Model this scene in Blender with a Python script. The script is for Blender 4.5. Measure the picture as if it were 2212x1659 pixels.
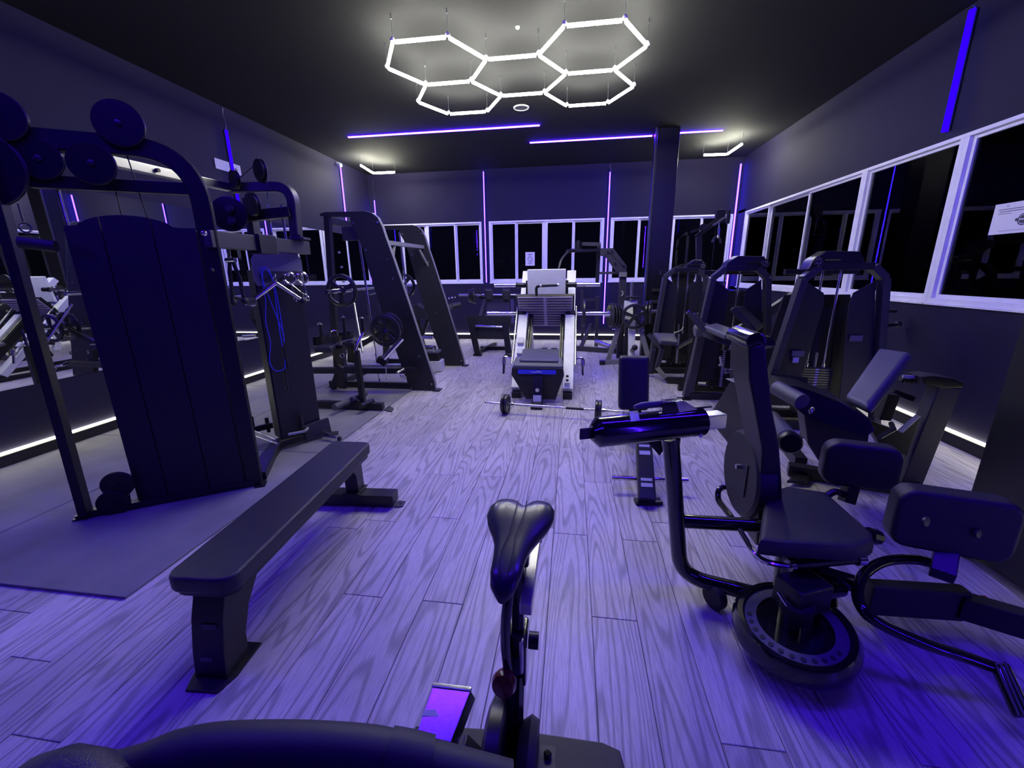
import bpy, bmesh, math, random
from mathutils import Vector, Matrix
random.seed(7)
scene = bpy.context.scene
for o in list(bpy.data.objects):
    bpy.data.objects.remove(o)
COL = scene.collection
PI = math.pi

# ------------------------------------------------------------------ camera
cam_data = bpy.data.cameras.new('camera')
cam = bpy.data.objects.new('camera', cam_data)
COL.objects.link(cam)
scene.camera = cam
cam_data.sensor_fit = 'HORIZONTAL'
cam_data.sensor_width = 36.0
cam_data.lens = 894.4 / 2212.0 * 36.0
cam_data.clip_start = 0.02
cam.matrix_world = Matrix(((0.99016, -0.023882, 0.137889, 0.0),
                           (0.139368, 0.257386, -0.956205, 0.0),
                           (-0.012655, 0.966013, 0.258182, 1.45),
                           (0, 0, 0, 1)))

# ------------------------------------------------------------------ world, exposure
world = bpy.data.worlds.new('night')
scene.world = world
world.use_nodes = True
world.node_tree.nodes['Background'].inputs[0].default_value = (0.002, 0.002, 0.006, 1)
world.node_tree.nodes['Background'].inputs[1].default_value = 1.0
scene.view_settings.view_transform = 'Standard'
scene.view_settings.look = 'None'
scene.view_settings.gamma = 1.0
scene.view_settings.use_curve_mapping = False
scene.view_settings.exposure = 0.0

WHITE_TUBE = 82.0
WHITE_FLOOR_STRIP = 11.0
BLUE_CEILING = 220.0
BLUE_WALL = 30.0
BLUE_REAR = 265.0
BLUE_COL = (0.055, 0.008, 1.0)

# ------------------------------------------------------------------ materials
def mat(name, col, rough=0.5, metal=0.0, coat=0.0, spec=0.5, bump=0.0, bscale=60.0, var=0.0, vscale=3.0, sheen=0.0):
    m = bpy.data.materials.new(name)
    m.use_nodes = True
    nt = m.node_tree
    b = nt.nodes['Principled BSDF']
    b.inputs['Base Color'].default_value = (*col, 1)
    b.inputs['Roughness'].default_value = rough
    b.inputs['Metallic'].default_value = metal
    b.inputs['Coat Weight'].default_value = coat
    b.inputs['Coat Roughness'].default_value = 0.06
    b.inputs['Specular IOR Level'].default_value = spec
    tc = nt.nodes.new('ShaderNodeNewGeometry')
    if bump > 0:
        n = nt.nodes.new('ShaderNodeTexNoise'); n.inputs['Scale'].default_value = bscale; n.inputs['Detail'].default_value = 4
        nt.links.new(tc.outputs['Position'], n.inputs['Vector'])
        bp = nt.nodes.new('ShaderNodeBump'); bp.inputs['Strength'].default_value = bump; bp.inputs['Distance'].default_value = 0.004
        nt.links.new(n.outputs['Fac'], bp.inputs['Height']); nt.links.new(bp.outputs['Normal'], b.inputs['Normal'])
    if var > 0:
        n = nt.nodes.new('ShaderNodeTexNoise'); n.inputs['Scale'].default_value = vscale; n.inputs['Detail'].default_value = 5
        nt.links.new(tc.outputs['Position'], n.inputs['Vector'])
        r = nt.nodes.new('ShaderNodeValToRGB')
        r.color_ramp.elements[0].position = 0.3; r.color_ramp.elements[1].position = 0.7
        r.color_ramp.elements[0].color = (*[c * (1 - var) for c in col], 1)
        r.color_ramp.elements[1].color = (*[min(1, c * (1 + var)) for c in col], 1)
        nt.links.new(n.outputs['Fac'], r.inputs[0]); nt.links.new(r.outputs[0], b.inputs['Base Color'])
    return m

def emit(name, col, strength):
    m = bpy.data.materials.new(name); m.use_nodes = True
    nt = m.node_tree; nt.nodes.remove(nt.nodes['Principled BSDF'])
    e = nt.nodes.new('ShaderNodeEmission'); e.inputs[0].default_value = (*col, 1); e.inputs[1].default_value = strength
    nt.links.new(e.outputs[0], nt.nodes['Material Output'].inputs[0])
    return m

M = dict(
    wall=mat('wall_paint', (0.0145, 0.0115, 0.040), 0.75, bump=0.15, bscale=90, var=0.12, vscale=1.2, spec=0.3),
    ceil=mat('ceiling_paint', (0.0200, 0.0205, 0.0220), 0.9, bump=0.1, bscale=80, var=0.1, vscale=1.0, spec=0.2),
    skirt=mat('skirting_black', (0.012, 0.012, 0.014), 0.5),
    black=mat('black_powder_coat', (0.010, 0.010, 0.012), 0.38, bump=0.05, bscale=400),
    grey=mat('dark_grey_powder_coat', (0.034, 0.034, 0.041), 0.42, bump=0.05, bscale=400),
    mid=mat('mid_grey_powder_coat', (0.20, 0.20, 0.21), 0.4),
    white=mat('white_powder_coat', (0.80, 0.82, 0.78), 0.4, var=0.06, vscale=8),
    gloss=mat('black_gloss_enamel', (0.008, 0.008, 0.010), 0.14, coat=0.6),
    shroud=mat('black_shroud', (0.013, 0.013, 0.016), 0.5, bump=0.1, bscale=300),
    plastic=mat('black_plastic', (0.007, 0.007, 0.008), 0.36),
    pad=mat('black_vinyl', (0.022, 0.021, 0.028), 0.42, bump=0.35, bscale=500),
    greypad=mat('worn_grey_vinyl', (0.085, 0.085, 0.105), 0.45, bump=0.3, bscale=500),
    chrome=mat('chrome', (0.78, 0.78, 0.80), 0.14, metal=1.0),
    steel=mat('brushed_steel', (0.55, 0.55, 0.57), 0.3, metal=1.0),
    rubber=mat('black_rubber', (0.018, 0.018, 0.020), 0.6),
    matfloor=mat('rubber_mat', (0.23, 0.225, 0.235), 0.5, bump=0.5, bscale=700, var=0.25, vscale=2.5),
    iron=mat('cast_iron_enamel', (0.020, 0.020, 0.023), 0.3, coat=0.25, bump=0.08, bscale=200),
    alu=mat('white_window_frame', (0.88, 0.88, 0.90), 0.4, var=0.05, vscale=10),
    paper=mat('white_paper', (0.8, 0.8, 0.8), 0.8),
    ink=mat('grey_ink', (0.06, 0.06, 0.08), 0.7),
    label=mat('pale_sticker', (0.55, 0.55, 0.6), 0.5),
    greylabel=mat('dull_sticker', (0.12, 0.12, 0.14), 0.5),
    redlabel=mat('red_sticker', (0.3, 0.03, 0.05), 0.5),
    bluerope=mat('blue_rope', (0.05, 0.06, 0.75), 0.35),
    cable=mat('black_cable', (0.01, 0.01, 0.01), 0.4),
    red=mat('dark_red_plastic', (0.10, 0.004, 0.008), 0.25, coat=0.4),
    green=mat('pale_knit', (0.45, 0.5, 0.35), 0.7),
    tread=mat('grey_tread_plate', (0.55, 0.50, 0.54), 0.45, bump=0.2, bscale=200),
    clear=mat('clear_acrylic', (0.7, 0.7, 0.7), 0.1),
    wire=mat('wire', (0.5, 0.5, 0.5), 0.3, metal=1.0),
    street=mat('night_ground', (0.02, 0.02, 0.02), 0.9),
    tubewhite=emit('white_led_tube', (1.0, 0.985, 0.86), WHITE_TUBE),
    tubecorner=emit('white_led_tube_corner', (1.0, 0.99, 0.78), 230.0),
    floorstrip=emit('white_led_strip', (1.0, 0.97, 0.74), WHITE_FLOOR_STRIP),
    bluec=emit('blue_led_ceiling', BLUE_COL, BLUE_CEILING),
    bluew=emit('blue_led_wall', (0.045, 0.018, 1.0), BLUE_WALL),
    bluer=emit('blue_led_rear', BLUE_COL, BLUE_REAR),
    bluepure=emit('blue_led_diffuse', (0.012, 0.0, 1.0), 3.0),
    lamp=emit('street_lamp_light', (1.0, 0.75, 0.4), 12.0),
)

def mirror_mat():
    m = bpy.data.materials.new('mirror_glass'); m.use_nodes = True
    b = m.node_tree.nodes['Principled BSDF']
    b.inputs['Base Color'].default_value = (0.72, 0.74, 0.76, 1); b.inputs['Metallic'].default_value = 1; b.inputs['Roughness'].default_value = 0.0
    return m
M['mirror'] = mirror_mat()

def pane_mat():
    m = bpy.data.materials.new('window_glass'); m.use_nodes = True
    nt = m.node_tree; nt.nodes.remove(nt.nodes['Principled BSDF'])
    t = nt.nodes.new('ShaderNodeBsdfTransparent'); t.inputs[0].default_value = (0.8, 0.82, 0.85, 1)
    g = nt.nodes.new('ShaderNodeBsdfGlossy'); g.inputs['Roughness'].default_value = 0.0
    g.inputs[0].default_value = (0.45, 0.45, 0.5, 1)
    f = nt.nodes.new('ShaderNodeFresnel'); f.inputs[0].default_value = 1.5
    mx = nt.nodes.new('ShaderNodeMixShader')
    nt.links.new(f.outputs[0], mx.inputs[0]); nt.links.new(t.outputs[0], mx.inputs[1]); nt.links.new(g.outputs[0], mx.inputs[2])
    nt.links.new(mx.outputs[0], nt.nodes['Material Output'].inputs[0])
    return m
M['glass'] = pane_mat()

def wood_mat():
    m = bpy.data.materials.new('oak_vinyl_plank'); m.use_nodes = True
    nt = m.node_tree; L = nt.links.new; N = nt.nodes.new
    b = nt.nodes['Principled BSDF']; b.inputs['Roughness'].default_value = 0.42; b.inputs['Specular IOR Level'].default_value = 0.45
    geo = N('ShaderNodeNewGeometry'); oi = N('ShaderNodeObjectInfo')
    sep = N('ShaderNodeSeparateXYZ'); L(geo.outputs['Position'], sep.inputs[0])
    row = N('ShaderNodeMath'); row.operation = 'MULTIPLY_ADD'; L(sep.outputs[0], row.inputs[0]); row.inputs[1].default_value = 1 / 0.192; row.inputs[2].default_value = PLANK_PHASE
    fl = N('ShaderNodeMath'); fl.operation = 'FLOOR'; L(row.outputs[0], fl.inputs[0])
    sd = N('ShaderNodeMath'); sd.operation = 'MULTIPLY_ADD'; L(oi.outputs['Random'], sd.inputs[0]); sd.inputs[1].default_value = 57.0; L(fl.outputs[0], sd.inputs[2])
    # grain coordinates: stretched along the plank
    sx = N('ShaderNodeMath'); sx.operation = 'MULTIPLY'; L(sep.outputs[0], sx.inputs[0]); sx.inputs[1].default_value = 7.0
    sy = N('ShaderNodeMath'); sy.operation = 'MULTIPLY'; L(sep.outputs[1], sy.inputs[0]); sy.inputs[1].default_value = 0.62
    cmb = N('ShaderNodeCombineXYZ'); L(sx.outputs[0], cmb.inputs[0]); L(sy.outputs[0], cmb.inputs[1])
    sdm = N('ShaderNodeMath'); sdm.operation = 'MULTIPLY'; L(sd.outputs[0], sdm.inputs[0]); sdm.inputs[1].default_value = 3.71; L(sdm.outputs[0], cmb.inputs[2])
    n1 = N('ShaderNodeTexNoise'); n1.inputs['Scale'].default_value = 0.75; n1.inputs['Detail'].default_value = 1.6; n1.inputs['Roughness'].default_value = 0.45
    L(cmb.outputs[0], n1.inputs['Vector'])
    mul = N('ShaderNodeMath'); mul.operation = 'MULTIPLY'; L(n1.outputs['Fac'], mul.inputs[0]); mul.inputs[1].default_value = 120.0
    sn = N('ShaderNodeMath'); sn.operation = 'SINE'; L(mul.outputs[0], sn.inputs[0])
    # fine pores
    cmb2 = N('ShaderNodeCombineXYZ')
    sx2 = N('ShaderNodeMath'); sx2.operation = 'MULTIPLY'; L(sep.outputs[0], sx2.inputs[0]); sx2.inputs[1].default_value = 260.0
    sy2 = N('ShaderNodeMath'); sy2.operation = 'MULTIPLY'; L(sep.outputs[1], sy2.inputs[0]); sy2.inputs[1].default_value = 12.0
    L(sx2.outputs[0], cmb2.inputs[0]); L(sy2.outputs[0], cmb2.inputs[1]); L(sdm.outputs[0], cmb2.inputs[2])
    n2 = N('ShaderNodeTexNoise'); n2.inputs['Scale'].default_value = 1.0; n2.inputs['Detail'].default_value = 3; L(cmb2.outputs[0], n2.inputs['Vector'])
    r1 = N('ShaderNodeMapRange'); L(sn.outputs[0], r1.inputs[0]); r1.inputs[1].default_value = -1; r1.inputs[2].default_value = -0.1; r1.inputs[3].default_value = 0.62; r1.inputs[4].default_value = 1.0
    r2 = N('ShaderNodeMapRange'); L(n2.outputs['Fac'], r2.inputs[0]); r2.inputs[1].default_value = 0.3; r2.inputs[2].default_value = 0.6; r2.inputs[3].default_value = 0.7; r2.inputs[4].default_value = 1.0
    n3 = N('ShaderNodeTexNoise'); n3.inputs['Scale'].default_value = 1.3; n3.inputs['Detail'].default_value = 3; L(geo.outputs['Position'], n3.inputs['Vector'])
    r3 = N('ShaderNodeMapRange'); L(n3.outputs['Fac'], r3.inputs[0]); r3.inputs[1].default_value = 0.3; r3.inputs[2].default_value = 0.7; r3.inputs[3].default_value = 0.85; r3.inputs[4].default_value = 1.1
    wn = N('ShaderNodeTexWhiteNoise'); wn.noise_dimensions = '1D'; L(sd.outputs[0], wn.inputs['W'])
    r4 = N('ShaderNodeMapRange'); L(wn.outputs['Value'], r4.inputs[0]); r4.inputs[3].default_value = 0.86; r4.inputs[4].default_value = 1.08
    a = N('ShaderNodeMath'); a.operation = 'MULTIPLY'; L(r1.outputs[0], a.inputs[0]); L(r2.outputs[0], a.inputs[1])
    c = N('ShaderNodeMath'); c.operation = 'MULTIPLY'; L(r3.outputs[0], c.inputs[0]); L(r4.outputs[0], c.inputs[1])
    d = N('ShaderNodeMath'); d.operation = 'MULTIPLY'; L(a.outputs[0], d.inputs[0]); L(c.outputs[0], d.inputs[1])
    vm = N('ShaderNodeVectorMath'); vm.operation = 'SCALE'; vm.inputs[0].default_value = (0.62, 0.58, 0.56); L(d.outputs[0], vm.inputs['Scale'])
    L(vm.outputs[0], b.inputs['Base Color'])
    bp = N('ShaderNodeBump'); bp.inputs['Strength'].default_value = 0.25; bp.inputs['Distance'].default_value = 0.002
    L(a.outputs[0], bp.inputs['Height']); L(bp.outputs['Normal'], b.inputs['Normal'])
    return m
PLANK_PHASE = -(0.12 / 0.192) % 1.0
M['wood'] = wood_mat()

# ------------------------------------------------------------------ mesh helpers
def V3(p): return Vector(p)

def fillet(pts, r, n=6):
    pts = [V3(p) for p in pts]
    out = [pts[0]]
    for i in range(1, len(pts) - 1):
        a, b, c = pts[i - 1], pts[i], pts[i + 1]
        d1 = (a - b); d2 = (c - b)
        l = min(r, d1.length * 0.49, d2.length * 0.49)
        p, q = b + d1.normalized() * l, b + d2.normalized() * l
        for k in range(n + 1):
            t = k / n
            out.append(p * (1 - t) ** 2 + b * 2 * t * (1 - t) + q * t * t)
    out.append(pts[-1])
    return out

def perp(d):
    d = d.normalized()
    u = Vector((0, 0, 1)) if abs(d.z) < 0.9 else Vector((1, 0, 0))
    s = d.cross(u).normalized()
    return s, s.cross(d).normalized()

class MB:
    def __init__(s):
        s.v = []; s.f = []; s.bev = False
    def add(s, vs, fs):
        k = len(s.v); s.v += [tuple(v) for v in vs]; s.f += [tuple(i + k for i in f) for f in fs]
        return s
    def bm(s, b):
        b.verts.ensure_lookup_table(); b.verts.index_update()
        s.add([v.co[:] for v in b.verts], [[v.index for v in f.verts] for f in b.faces]); b.free()
        return s
    def hull8(s, c, bev=0.0, seg=2):
        b = bmesh.new()
        vs = [b.verts.new(p) for p in c]
        for f in ((0, 3, 2, 1), (4, 5, 6, 7), (0, 1, 5, 4), (1, 2, 6, 5), (2, 3, 7, 6), (3, 0, 4, 7)):
            b.faces.new([vs[i] for i in f])
        bmesh.ops.recalc_face_normals(b, faces=b.faces)
        if bev > 0:
            s.bev = True
            bmesh.ops.bevel(b, geom=b.edges[:], offset=bev, segments=seg, affect='EDGES', profile=0.5, clamp_overlap=True)
        return s.bm(b)
    def box(s, c, sz, rz=0.0, bev=0.0, seg=2):
        c = V3(c); x, y, z = [k / 2 for k in sz]; R = Matrix.Rotation(rz, 3, 'Z')
        cs = [c + R @ Vector(p) for p in ((-x, -y, -z), (x, -y, -z), (x, y, -z), (-x, y, -z), (-x, -y, z), (x, -y, z), (x, y, z), (-x, y, z))]
        return s.hull8(cs, bev, seg)
    def obox(s, c, ax, ay, az, bev=0.0, seg=3):
        "box by centre and three half-axis vectors"
        c = V3(c); ax = V3(ax); ay = V3(ay); az = V3(az)
        cs = [c - ax - ay - az, c + ax - ay - az, c + ax + ay - az, c - ax + ay - az, c - ax - ay + az, c + ax - ay + az, c + ax + ay + az, c - ax + ay + az]
        return s.hull8(cs, bev, seg)
    def bar(s, p, q, w, h, n=None, bev=0.004):
        "rectangular bar p->q, w measured along n"
        p = V3(p); q = V3(q); d = (q - p).normalized()
        if n is None: n = perp(d)[0]
        n = V3(n); n = (n - d * n.dot(d)).normalized(); m = d.cross(n)
        a = n * w / 2; c = m * h / 2
        return s.hull8([p - a - c, p + a - c, p + a + c, p - a + c, q - a - c, q + a - c, q + a + c, q - a + c], bev)
    def slab(s, quad, t, bev=0.01, seg=3):
        "four corners (one face) thickened away by t along its normal"
        q = [V3(p) for p in quad]; n = (q[1] - q[0]).cross(q[3] - q[0]).normalized() * t
        return s.hull8([p for p in q] + [p + n for p in q], bev, seg)
    def prism(s, pts, vec, bev=0.0):
        b = bmesh.new(); pts = [V3(p) for p in pts]; vec = V3(vec)
        lo = [b.verts.new(p) for p in pts]; hi = [b.verts.new(p + vec) for p in pts]; n = len(pts)
        b.faces.new(lo[::-1]); b.faces.new(hi)
        for i in range(n): b.faces.new([lo[i], lo[(i + 1) % n], hi[(i + 1) % n], hi[i]])
        bmesh.ops.recalc_face_normals(b, faces=b.faces)
        if bev > 0:
            s.bev = True
            es = [e for e in b.edges if len(e.link_faces) == 2 and any(len(f.verts) > 4 or f.verts[0] in lo and all(v in lo for v in f.verts) or all(v in hi for v in f.verts) for f in e.link_faces)]
            bmesh.ops.bevel(b, geom=es, offset=bev, segments=2, affect='EDGES', profile=0.5, clamp_overlap=True)
        return s.bm(b)
    def rings(s, rs, closed=False, caps=True):
        k = len(s.v); n = len(rs[0]); m = len(rs)
        for r in rs: s.v += [tuple(p) for p in r]
        for i in range(m if closed else m - 1):
            a = k + i * n; b = k + ((i + 1) % m) * n
            for j in range(n):
                s.f.append((a + j, a + (j + 1) % n, b + (j + 1) % n, b + j))
        if caps and not closed:
            s.f.append(tuple(range(k + n - 1, k - 1, -1))); s.f.append(tuple(range(k + (m - 1) * n, k + m * n)))
        return s
    def tube(s, pts, r, seg=10, closed=False, caps=True, rad=None):
        pts = [V3(p) for p in pts]; m = len(pts); rs = []; u = None
        for i, p in enumerate(pts):
            a = pts[(i - 1) % m] if (closed or i > 0) else p
            b = pts[(i + 1) % m] if (closed or i < m - 1) else p
            d = (b - a).normalized()
            if u is None: u = perp(d)[0]
            u = (u - d * u.dot(d)).normalized(); w = d.cross(u)
            rr = rad[i] if rad else r
            rs.append([p + (u * math.cos(t) + w * math.sin(t)) * rr for t in [2 * PI * j / seg for j in range(seg)]])
        return s.rings(rs, closed, caps)
    def cyl(s, p, q, r, r2=None, seg=16):
        return s.tube([p, q], r, seg, rad=[r, r if r2 is None else r2])
    def sweep(s, pts, w, h, n, c=0.006):
        "rectangular tube with chamfered corners along a planar path with normal n"
        pts = [V3(p) for p in pts]; m = len(pts); n = V3(n).normalized(); rs = []
        for i, p in enumerate(pts):
            a = pts[max(0, i - 1)]; b = pts[min(m - 1, i + 1)]; d = (b - a).normalized()
            nn = (n - d * n.dot(d)).normalized(); k = d.cross(nn)
            x, y = w / 2, h / 2
            rs.append([p + nn * i_ + k * j_ for i_, j_ in ((-x + c, -y), (x - c, -y), (x, -y + c), (x, y - c), (x - c, y), (-x + c, y), (-x, y - c), (-x, -y + c))])
        return s.rings(rs)
    def lathe(s, p, d, prof, seg=24):
        p = V3(p); d = V3(d).normalized(); u, w = perp(d); rs = []
        for t, r in prof:
            rs.append([p + d * t + (u * math.cos(a) + w * math.sin(a)) * max(r, 0.0005) for a in [2 * PI * j / seg for j in range(seg)]])
        return s.rings(rs[:-1], closed=True) if prof[0] == prof[-1] else s.rings(rs)
    def ball(s, p, r, seg=12):
        n = 6
        return s.lathe(p, (0, 0, 1), [(-r * math.cos(PI * i / n), r * math.sin(PI * i / n)) for i in range(n + 1)], seg)
    def torus(s, p, d, R, r, seg=24, a0=0, a1=2 * PI):
        p = V3(p); u, w = perp(V3(d)); full = abs(a1 - a0) > 2 * PI - 0.01
        n = seg if full else seg + 1
        pts = [p + (u * math.cos(a0 + (a1 - a0) * j / seg) + w * math.sin(a0 + (a1 - a0) * j / seg)) * R for j in range(n)]
        return s.tube(pts, r, 8, closed=full)

BEVELLED = set()
def mesh_of(name, mb, m, org=(0, 0, 0), ang=35):
    me = bpy.data.meshes.new(name)
    o = V3(org)
    me.from_pydata([tuple(V3(v) - o) for v in mb.v], [], mb.f)
    b = bmesh.new(); b.from_mesh(me); bmesh.ops.recalc_face_normals(b, faces=b.faces); b.to_mesh(me); b.free()
    me.materials.append(m if not isinstance(m, str) else M[m])
    me.polygons.foreach_set('use_smooth', [True] * len(me.polygons))
    me.set_sharp_from_angle(angle=math.radians(ang))
    me.update()
    if mb.bev: BEVELLED.add(me.name)
    return me

def link(name, me, parent=None, loc=(0, 0, 0)):
    o = bpy.data.objects.new(name, me); COL.objects.link(o); o.location = loc
    if me.name in BEVELLED:
        w = o.modifiers.new('weighted_normals', 'WEIGHTED_NORMAL'); w.keep_sharp = True; w.weight = 90
    if parent: o.parent = parent
    return o

class Thing:
    "an Empty at the base of a thing; parts are authored in room coordinates and stored relative to it"
    def __init__(s, name, label, cat, loc, group=None):
        s.loc = V3(loc); s.o = bpy.data.objects.new(name, None); COL.objects.link(s.o)
        s.o.empty_display_size = 0.1; s.o.location = loc; s.o['label'] = label; s.o['category'] = cat
        if group: s.o['group'] = group
    def part(s, name, mb, m, parent=None, label=None, ang=35):
        p = link(name, mesh_of(name, mb, m, s.loc, ang), parent or s.o)
        if label: p['label'] = label
        return p

def single(name, mb, m, label, cat, loc, group=None, ang=35):
    o = link(name, mesh_of(name, mb, m, loc, ang), None, loc)
    o['label'] = label; o['category'] = cat
    if group: o['group'] = group
    return o

def struct(name, mb, m, parent=None):
    o = link(name, mesh_of(name, mb, m), parent)
    if not parent: o['kind'] = 'structure'
    return o

def cp(root, loc, label, group=None, rz=None):
    r = root.copy(); COL.objects.link(r); r.location = loc
    if rz is not None: r.rotation_euler = (0, 0, rz)
    if label: r['label'] = label
    if group: r['group'] = group
    for ch in list(root.children):
        c = ch.copy(); COL.objects.link(c); c.parent = r
        for g in list(ch.children):
            d = g.copy(); COL.objects.link(d); d.parent = c
    return r

def lerp(a, b, t): return V3(a) * (1 - t) + V3(b) * t

# ================================================================== SETTING
XL, XR, YB, YF, HC = -4.46, 3.22, 9.30, -3.2, 3.55

# ---- floor
fl = struct('floor', MB().box(((XL + XR) / 2, (YB + YF) / 2, -0.045), (XR - XL + .3, YB - YF + .3, 0.08)), 'skirt')
PW, PL = 0.192, 1.22
x0 = 0.12
joints = {}
for px, py in ((-0.532, 1.510, 0.000)[:2], (0.241, 1.514, 0.000)[:2], (-0.922, 1.503, -0.000)[:2], (-1.107, 2.093, 0.000)[:2], (0.013, 1.487, 0.000)[:2], (-0.700, 2.168, 0.000)[:2], (0.019, 2.091, 0.000)[:2], (0.465, 2.082, 0.000)[:2], (-0.346, 3.303, -0.000)[:2], (0.050, 3.317, 0.000)[:2]):
    joints[math.floor((px - x0) / PW)] = py
def plank_mb():
    g = 0.0012; x, y, t = PW / 2 - g, PL / 2 - g, 0.005; c = 0.0018
    b = MB()
    b.add([(-x, -y, -t), (x, -y, -t), (x, y, -t), (-x, y, -t), (-x, -y, -c), (x, -y, -c), (x, y, -c), (-x, y, -c),
           (-x + c, -y + c, 0), (x - c, -y + c, 0), (x - c, y - c, 0), (-x + c, y - c, 0)],
          [(0, 1, 5, 4), (1, 2, 6, 5), (2, 3, 7, 6), (3, 0, 4, 7), (4, 5, 9, 8), (5, 6, 10, 9), (6, 7, 11, 10), (7, 4, 8, 11), (8, 9, 10, 11)])
    return b
pm = plank_mb(); plank_me = mesh_of('plank', pm, 'wood', ang=20)
spots = []
rng = random.Random(3)
for r in range(math.floor((XL - x0) / PW), math.ceil((XR - x0) / PW)):
    xc = x0 + (r + .5) * PW
    off = joints.get(r, rng.random() * PL)
    k = math.floor((YF - off) / PL)
    while off + k * PL < YB:
        spots.append((xc, off + (k + .5) * PL)); k += 1
def shown(x, y):
    if y < 0.9 or y > 8.2 or x < XL + .05 or x > XR - .05: return False
    if x < -2.1 and 1.4 < y < 6.8: return False
    return abs(x + 0.12 * y) < 1.30 * y + 0.3
vis = sorted([s for s in spots if shown(*s)], key=lambda s: s[0] ** 2 + s[1] ** 2)[:290]
vs = set(vis); rest = MB()
for s in vis: link('plank', plank_me, fl, (s[0], s[1], 0))
for s in spots:
    if s in vs: continue
    ya, yb = max(s[1] - PL / 2, YF - .05), min(s[1] + PL / 2, YB + .03)
    if yb - ya < .02: continue
    sc = (yb - ya) / PL; yc = (ya + yb) / 2
    rest.add([(v[0] + s[0], v[1] * sc + yc, v[2]) for v in pm.v], pm.f)
rb = link('floor_boards', mesh_of('floor_boards', rest, 'wood', ang=20), fl); rb['kind'] = 'stuff'

# ---- ceiling and walls
struct('ceiling', MB().box(((XL + XR) / 2, (YB + YF) / 2, HC + .05), (XR - XL + .4, YB - YF + .4, 0.1)), 'ceil')
T = 0.16
def wall_y(name, xs, openings, y, yo, m='wall'):
    b = MB(); yc = (y + yo) / 2; t = abs(yo - y)
    z0, z1 = openings[0][2], openings[0][3]
    b.box(((xs[0] + xs[1]) / 2, yc, z0 / 2), (xs[1] - xs[0], t, z0))
    b.box(((xs[0] + xs[1]) / 2, yc, (z1 + HC) / 2), (xs[1] - xs[0], t, HC - z1))
    e = [xs[0]] + [v for o in openings for v in o[:2]] + [xs[1]]
    for i in range(0, len(e), 2):
        if e[i + 1] - e[i] > .01: b.box(((e[i] + e[i + 1]) / 2, yc, (z0 + z1) / 2), (e[i + 1] - e[i], t, z1 - z0))
    return struct(name, b, m)
BW = [(-4.33, -1.96, 1.25, 2.53), (-1.80, 0.63, 1.25, 2.53), (0.76, 3.14, 1.25, 2.53)]
wall_y('wall_back', (XL - .1, XR + .1), BW, YB, YB + T)
RW = (0.2, 8.97, 1.14, 2.53)
b = MB(); yc = (YF + YB) / 2
b.box((XR + T / 2, yc, RW[2] / 2), (T, YB - YF, RW[2])); b.box((XR + T / 2, yc, (RW[3] + HC) / 2), (T, YB - YF, HC - RW[3]))
b.box((XR + T / 2, (RW[1] + YB) / 2, 1.83), (T, YB - RW[1], 1.5)); b.box((XR + T / 2, (YF + RW[0]) / 2, 1.83), (T, RW[0] - YF, 1.5))
struct('wall_right', b, 'wall')
struct('wall_left', MB().box((XL - T / 2, yc, HC / 2), (T, YB - YF + .3, HC)), 'wall')
struct('wall_rear', MB().box(((XL + XR) / 2, YF - T / 2, HC / 2), (XR - XL + .3, T, HC)), 'wall')
# black skirting with a ledge that carries the floor level light
struct('baseboard_left', MB().box((XL + .012, yc, .05), (.024, YB - YF, .10)), 'skirt')
struct('baseboard_right', MB().box((XR - .012, yc, .05), (.024, YB - YF, .10)), 'skirt')
struct('baseboard_back', MB().box(((XL + XR) / 2, YB - .012, .05), (XR - XL, .024, .10)), 'skirt')

# ---- column
b = MB().box((1.395, 7.45, HC / 2), (.33, .32, HC), bev=.01)
b.box((1.395, 7.30, HC - .03), (.22, .05, .05), bev=.004)
struct('trim_1', b, 'plastic')
struct('trim_2', MB().box((1.21, 7.27, HC / 2), (.025, .03, HC), bev=.004), 'grey')

# ---- windows (outer frame, sashes, panes)
def window(n, axis, a0, a1, z0, z1, wall, mull, outw):
    "mull = [(pos, width)]: sash edges along the wall"
    def P(a, d, z): return (a, wall + d * outw, z) if axis == 'x' else (wall + d * outw, a, z)
    def bx(mb, a, b_, za, zb, d0, d1):
        mb.hull8([P(a, d0, za), P(b_, d0, za), P(b_, d1, za), P(a, d1, za), P(a, d0, zb), P(b_, d0, zb), P(b_, d1, zb), P(a, d1, zb)], .003)
    o = MB(); f = .045
    bx(o, a0, a1, z0, z0 + f, .0, .13); bx(o, a0, a1, z1 - f * .7, z1, .0, .13)
    bx(o, a0, a0 + f, z0 + f, z1 - f * .7, .0, .13); bx(o, a1 - f, a1, z0 + f, z1 - f * .7, .0, .13)
    bx(o, a0 - .01, a1 + .01, z0 - .012, z0 + .006, -.02, .03)
    w = struct('window_%d' % n, o, 'alu')
    e = [(a0 + f, 0)] + mull + [(a1 - f, 0)]
    for i in range(len(e) - 1):
        s0 = e[i][0] ; s1 = e[i + 1][0]
        l = e[i][1] / 2 if e[i][1] else .03; r = e[i + 1][1] / 2 if e[i + 1][1] else .03
        d = .03 if i % 2 == 0 else .07
        s = MB(); za, zb = z0 + f, z1 - f * .7
        bx(s, s0, s0 + l, za, zb, d, d + .035); bx(s, s1 - r, s1, za, zb, d, d + .035)
        bx(s, s0 + l, s1 - r, za, za + .035, d, d + .035); bx(s, s0 + l, s1 - r, zb - .03, zb, d, d + .035)
        so = struct('sash', s, 'alu', w)
        g = MB(); bx(g, s0 + l - .002, s1 - r + .002, za + .03, zb - .025, d + .012, d + .018)
        struct('pane', g, 'glass', so)
window(1, 'x', BW[0][0], BW[0][1], 1.25, 2.53, YB, [(-3.79, .06), (-3.21, .11), (-2.55, .06)], 1)
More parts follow.
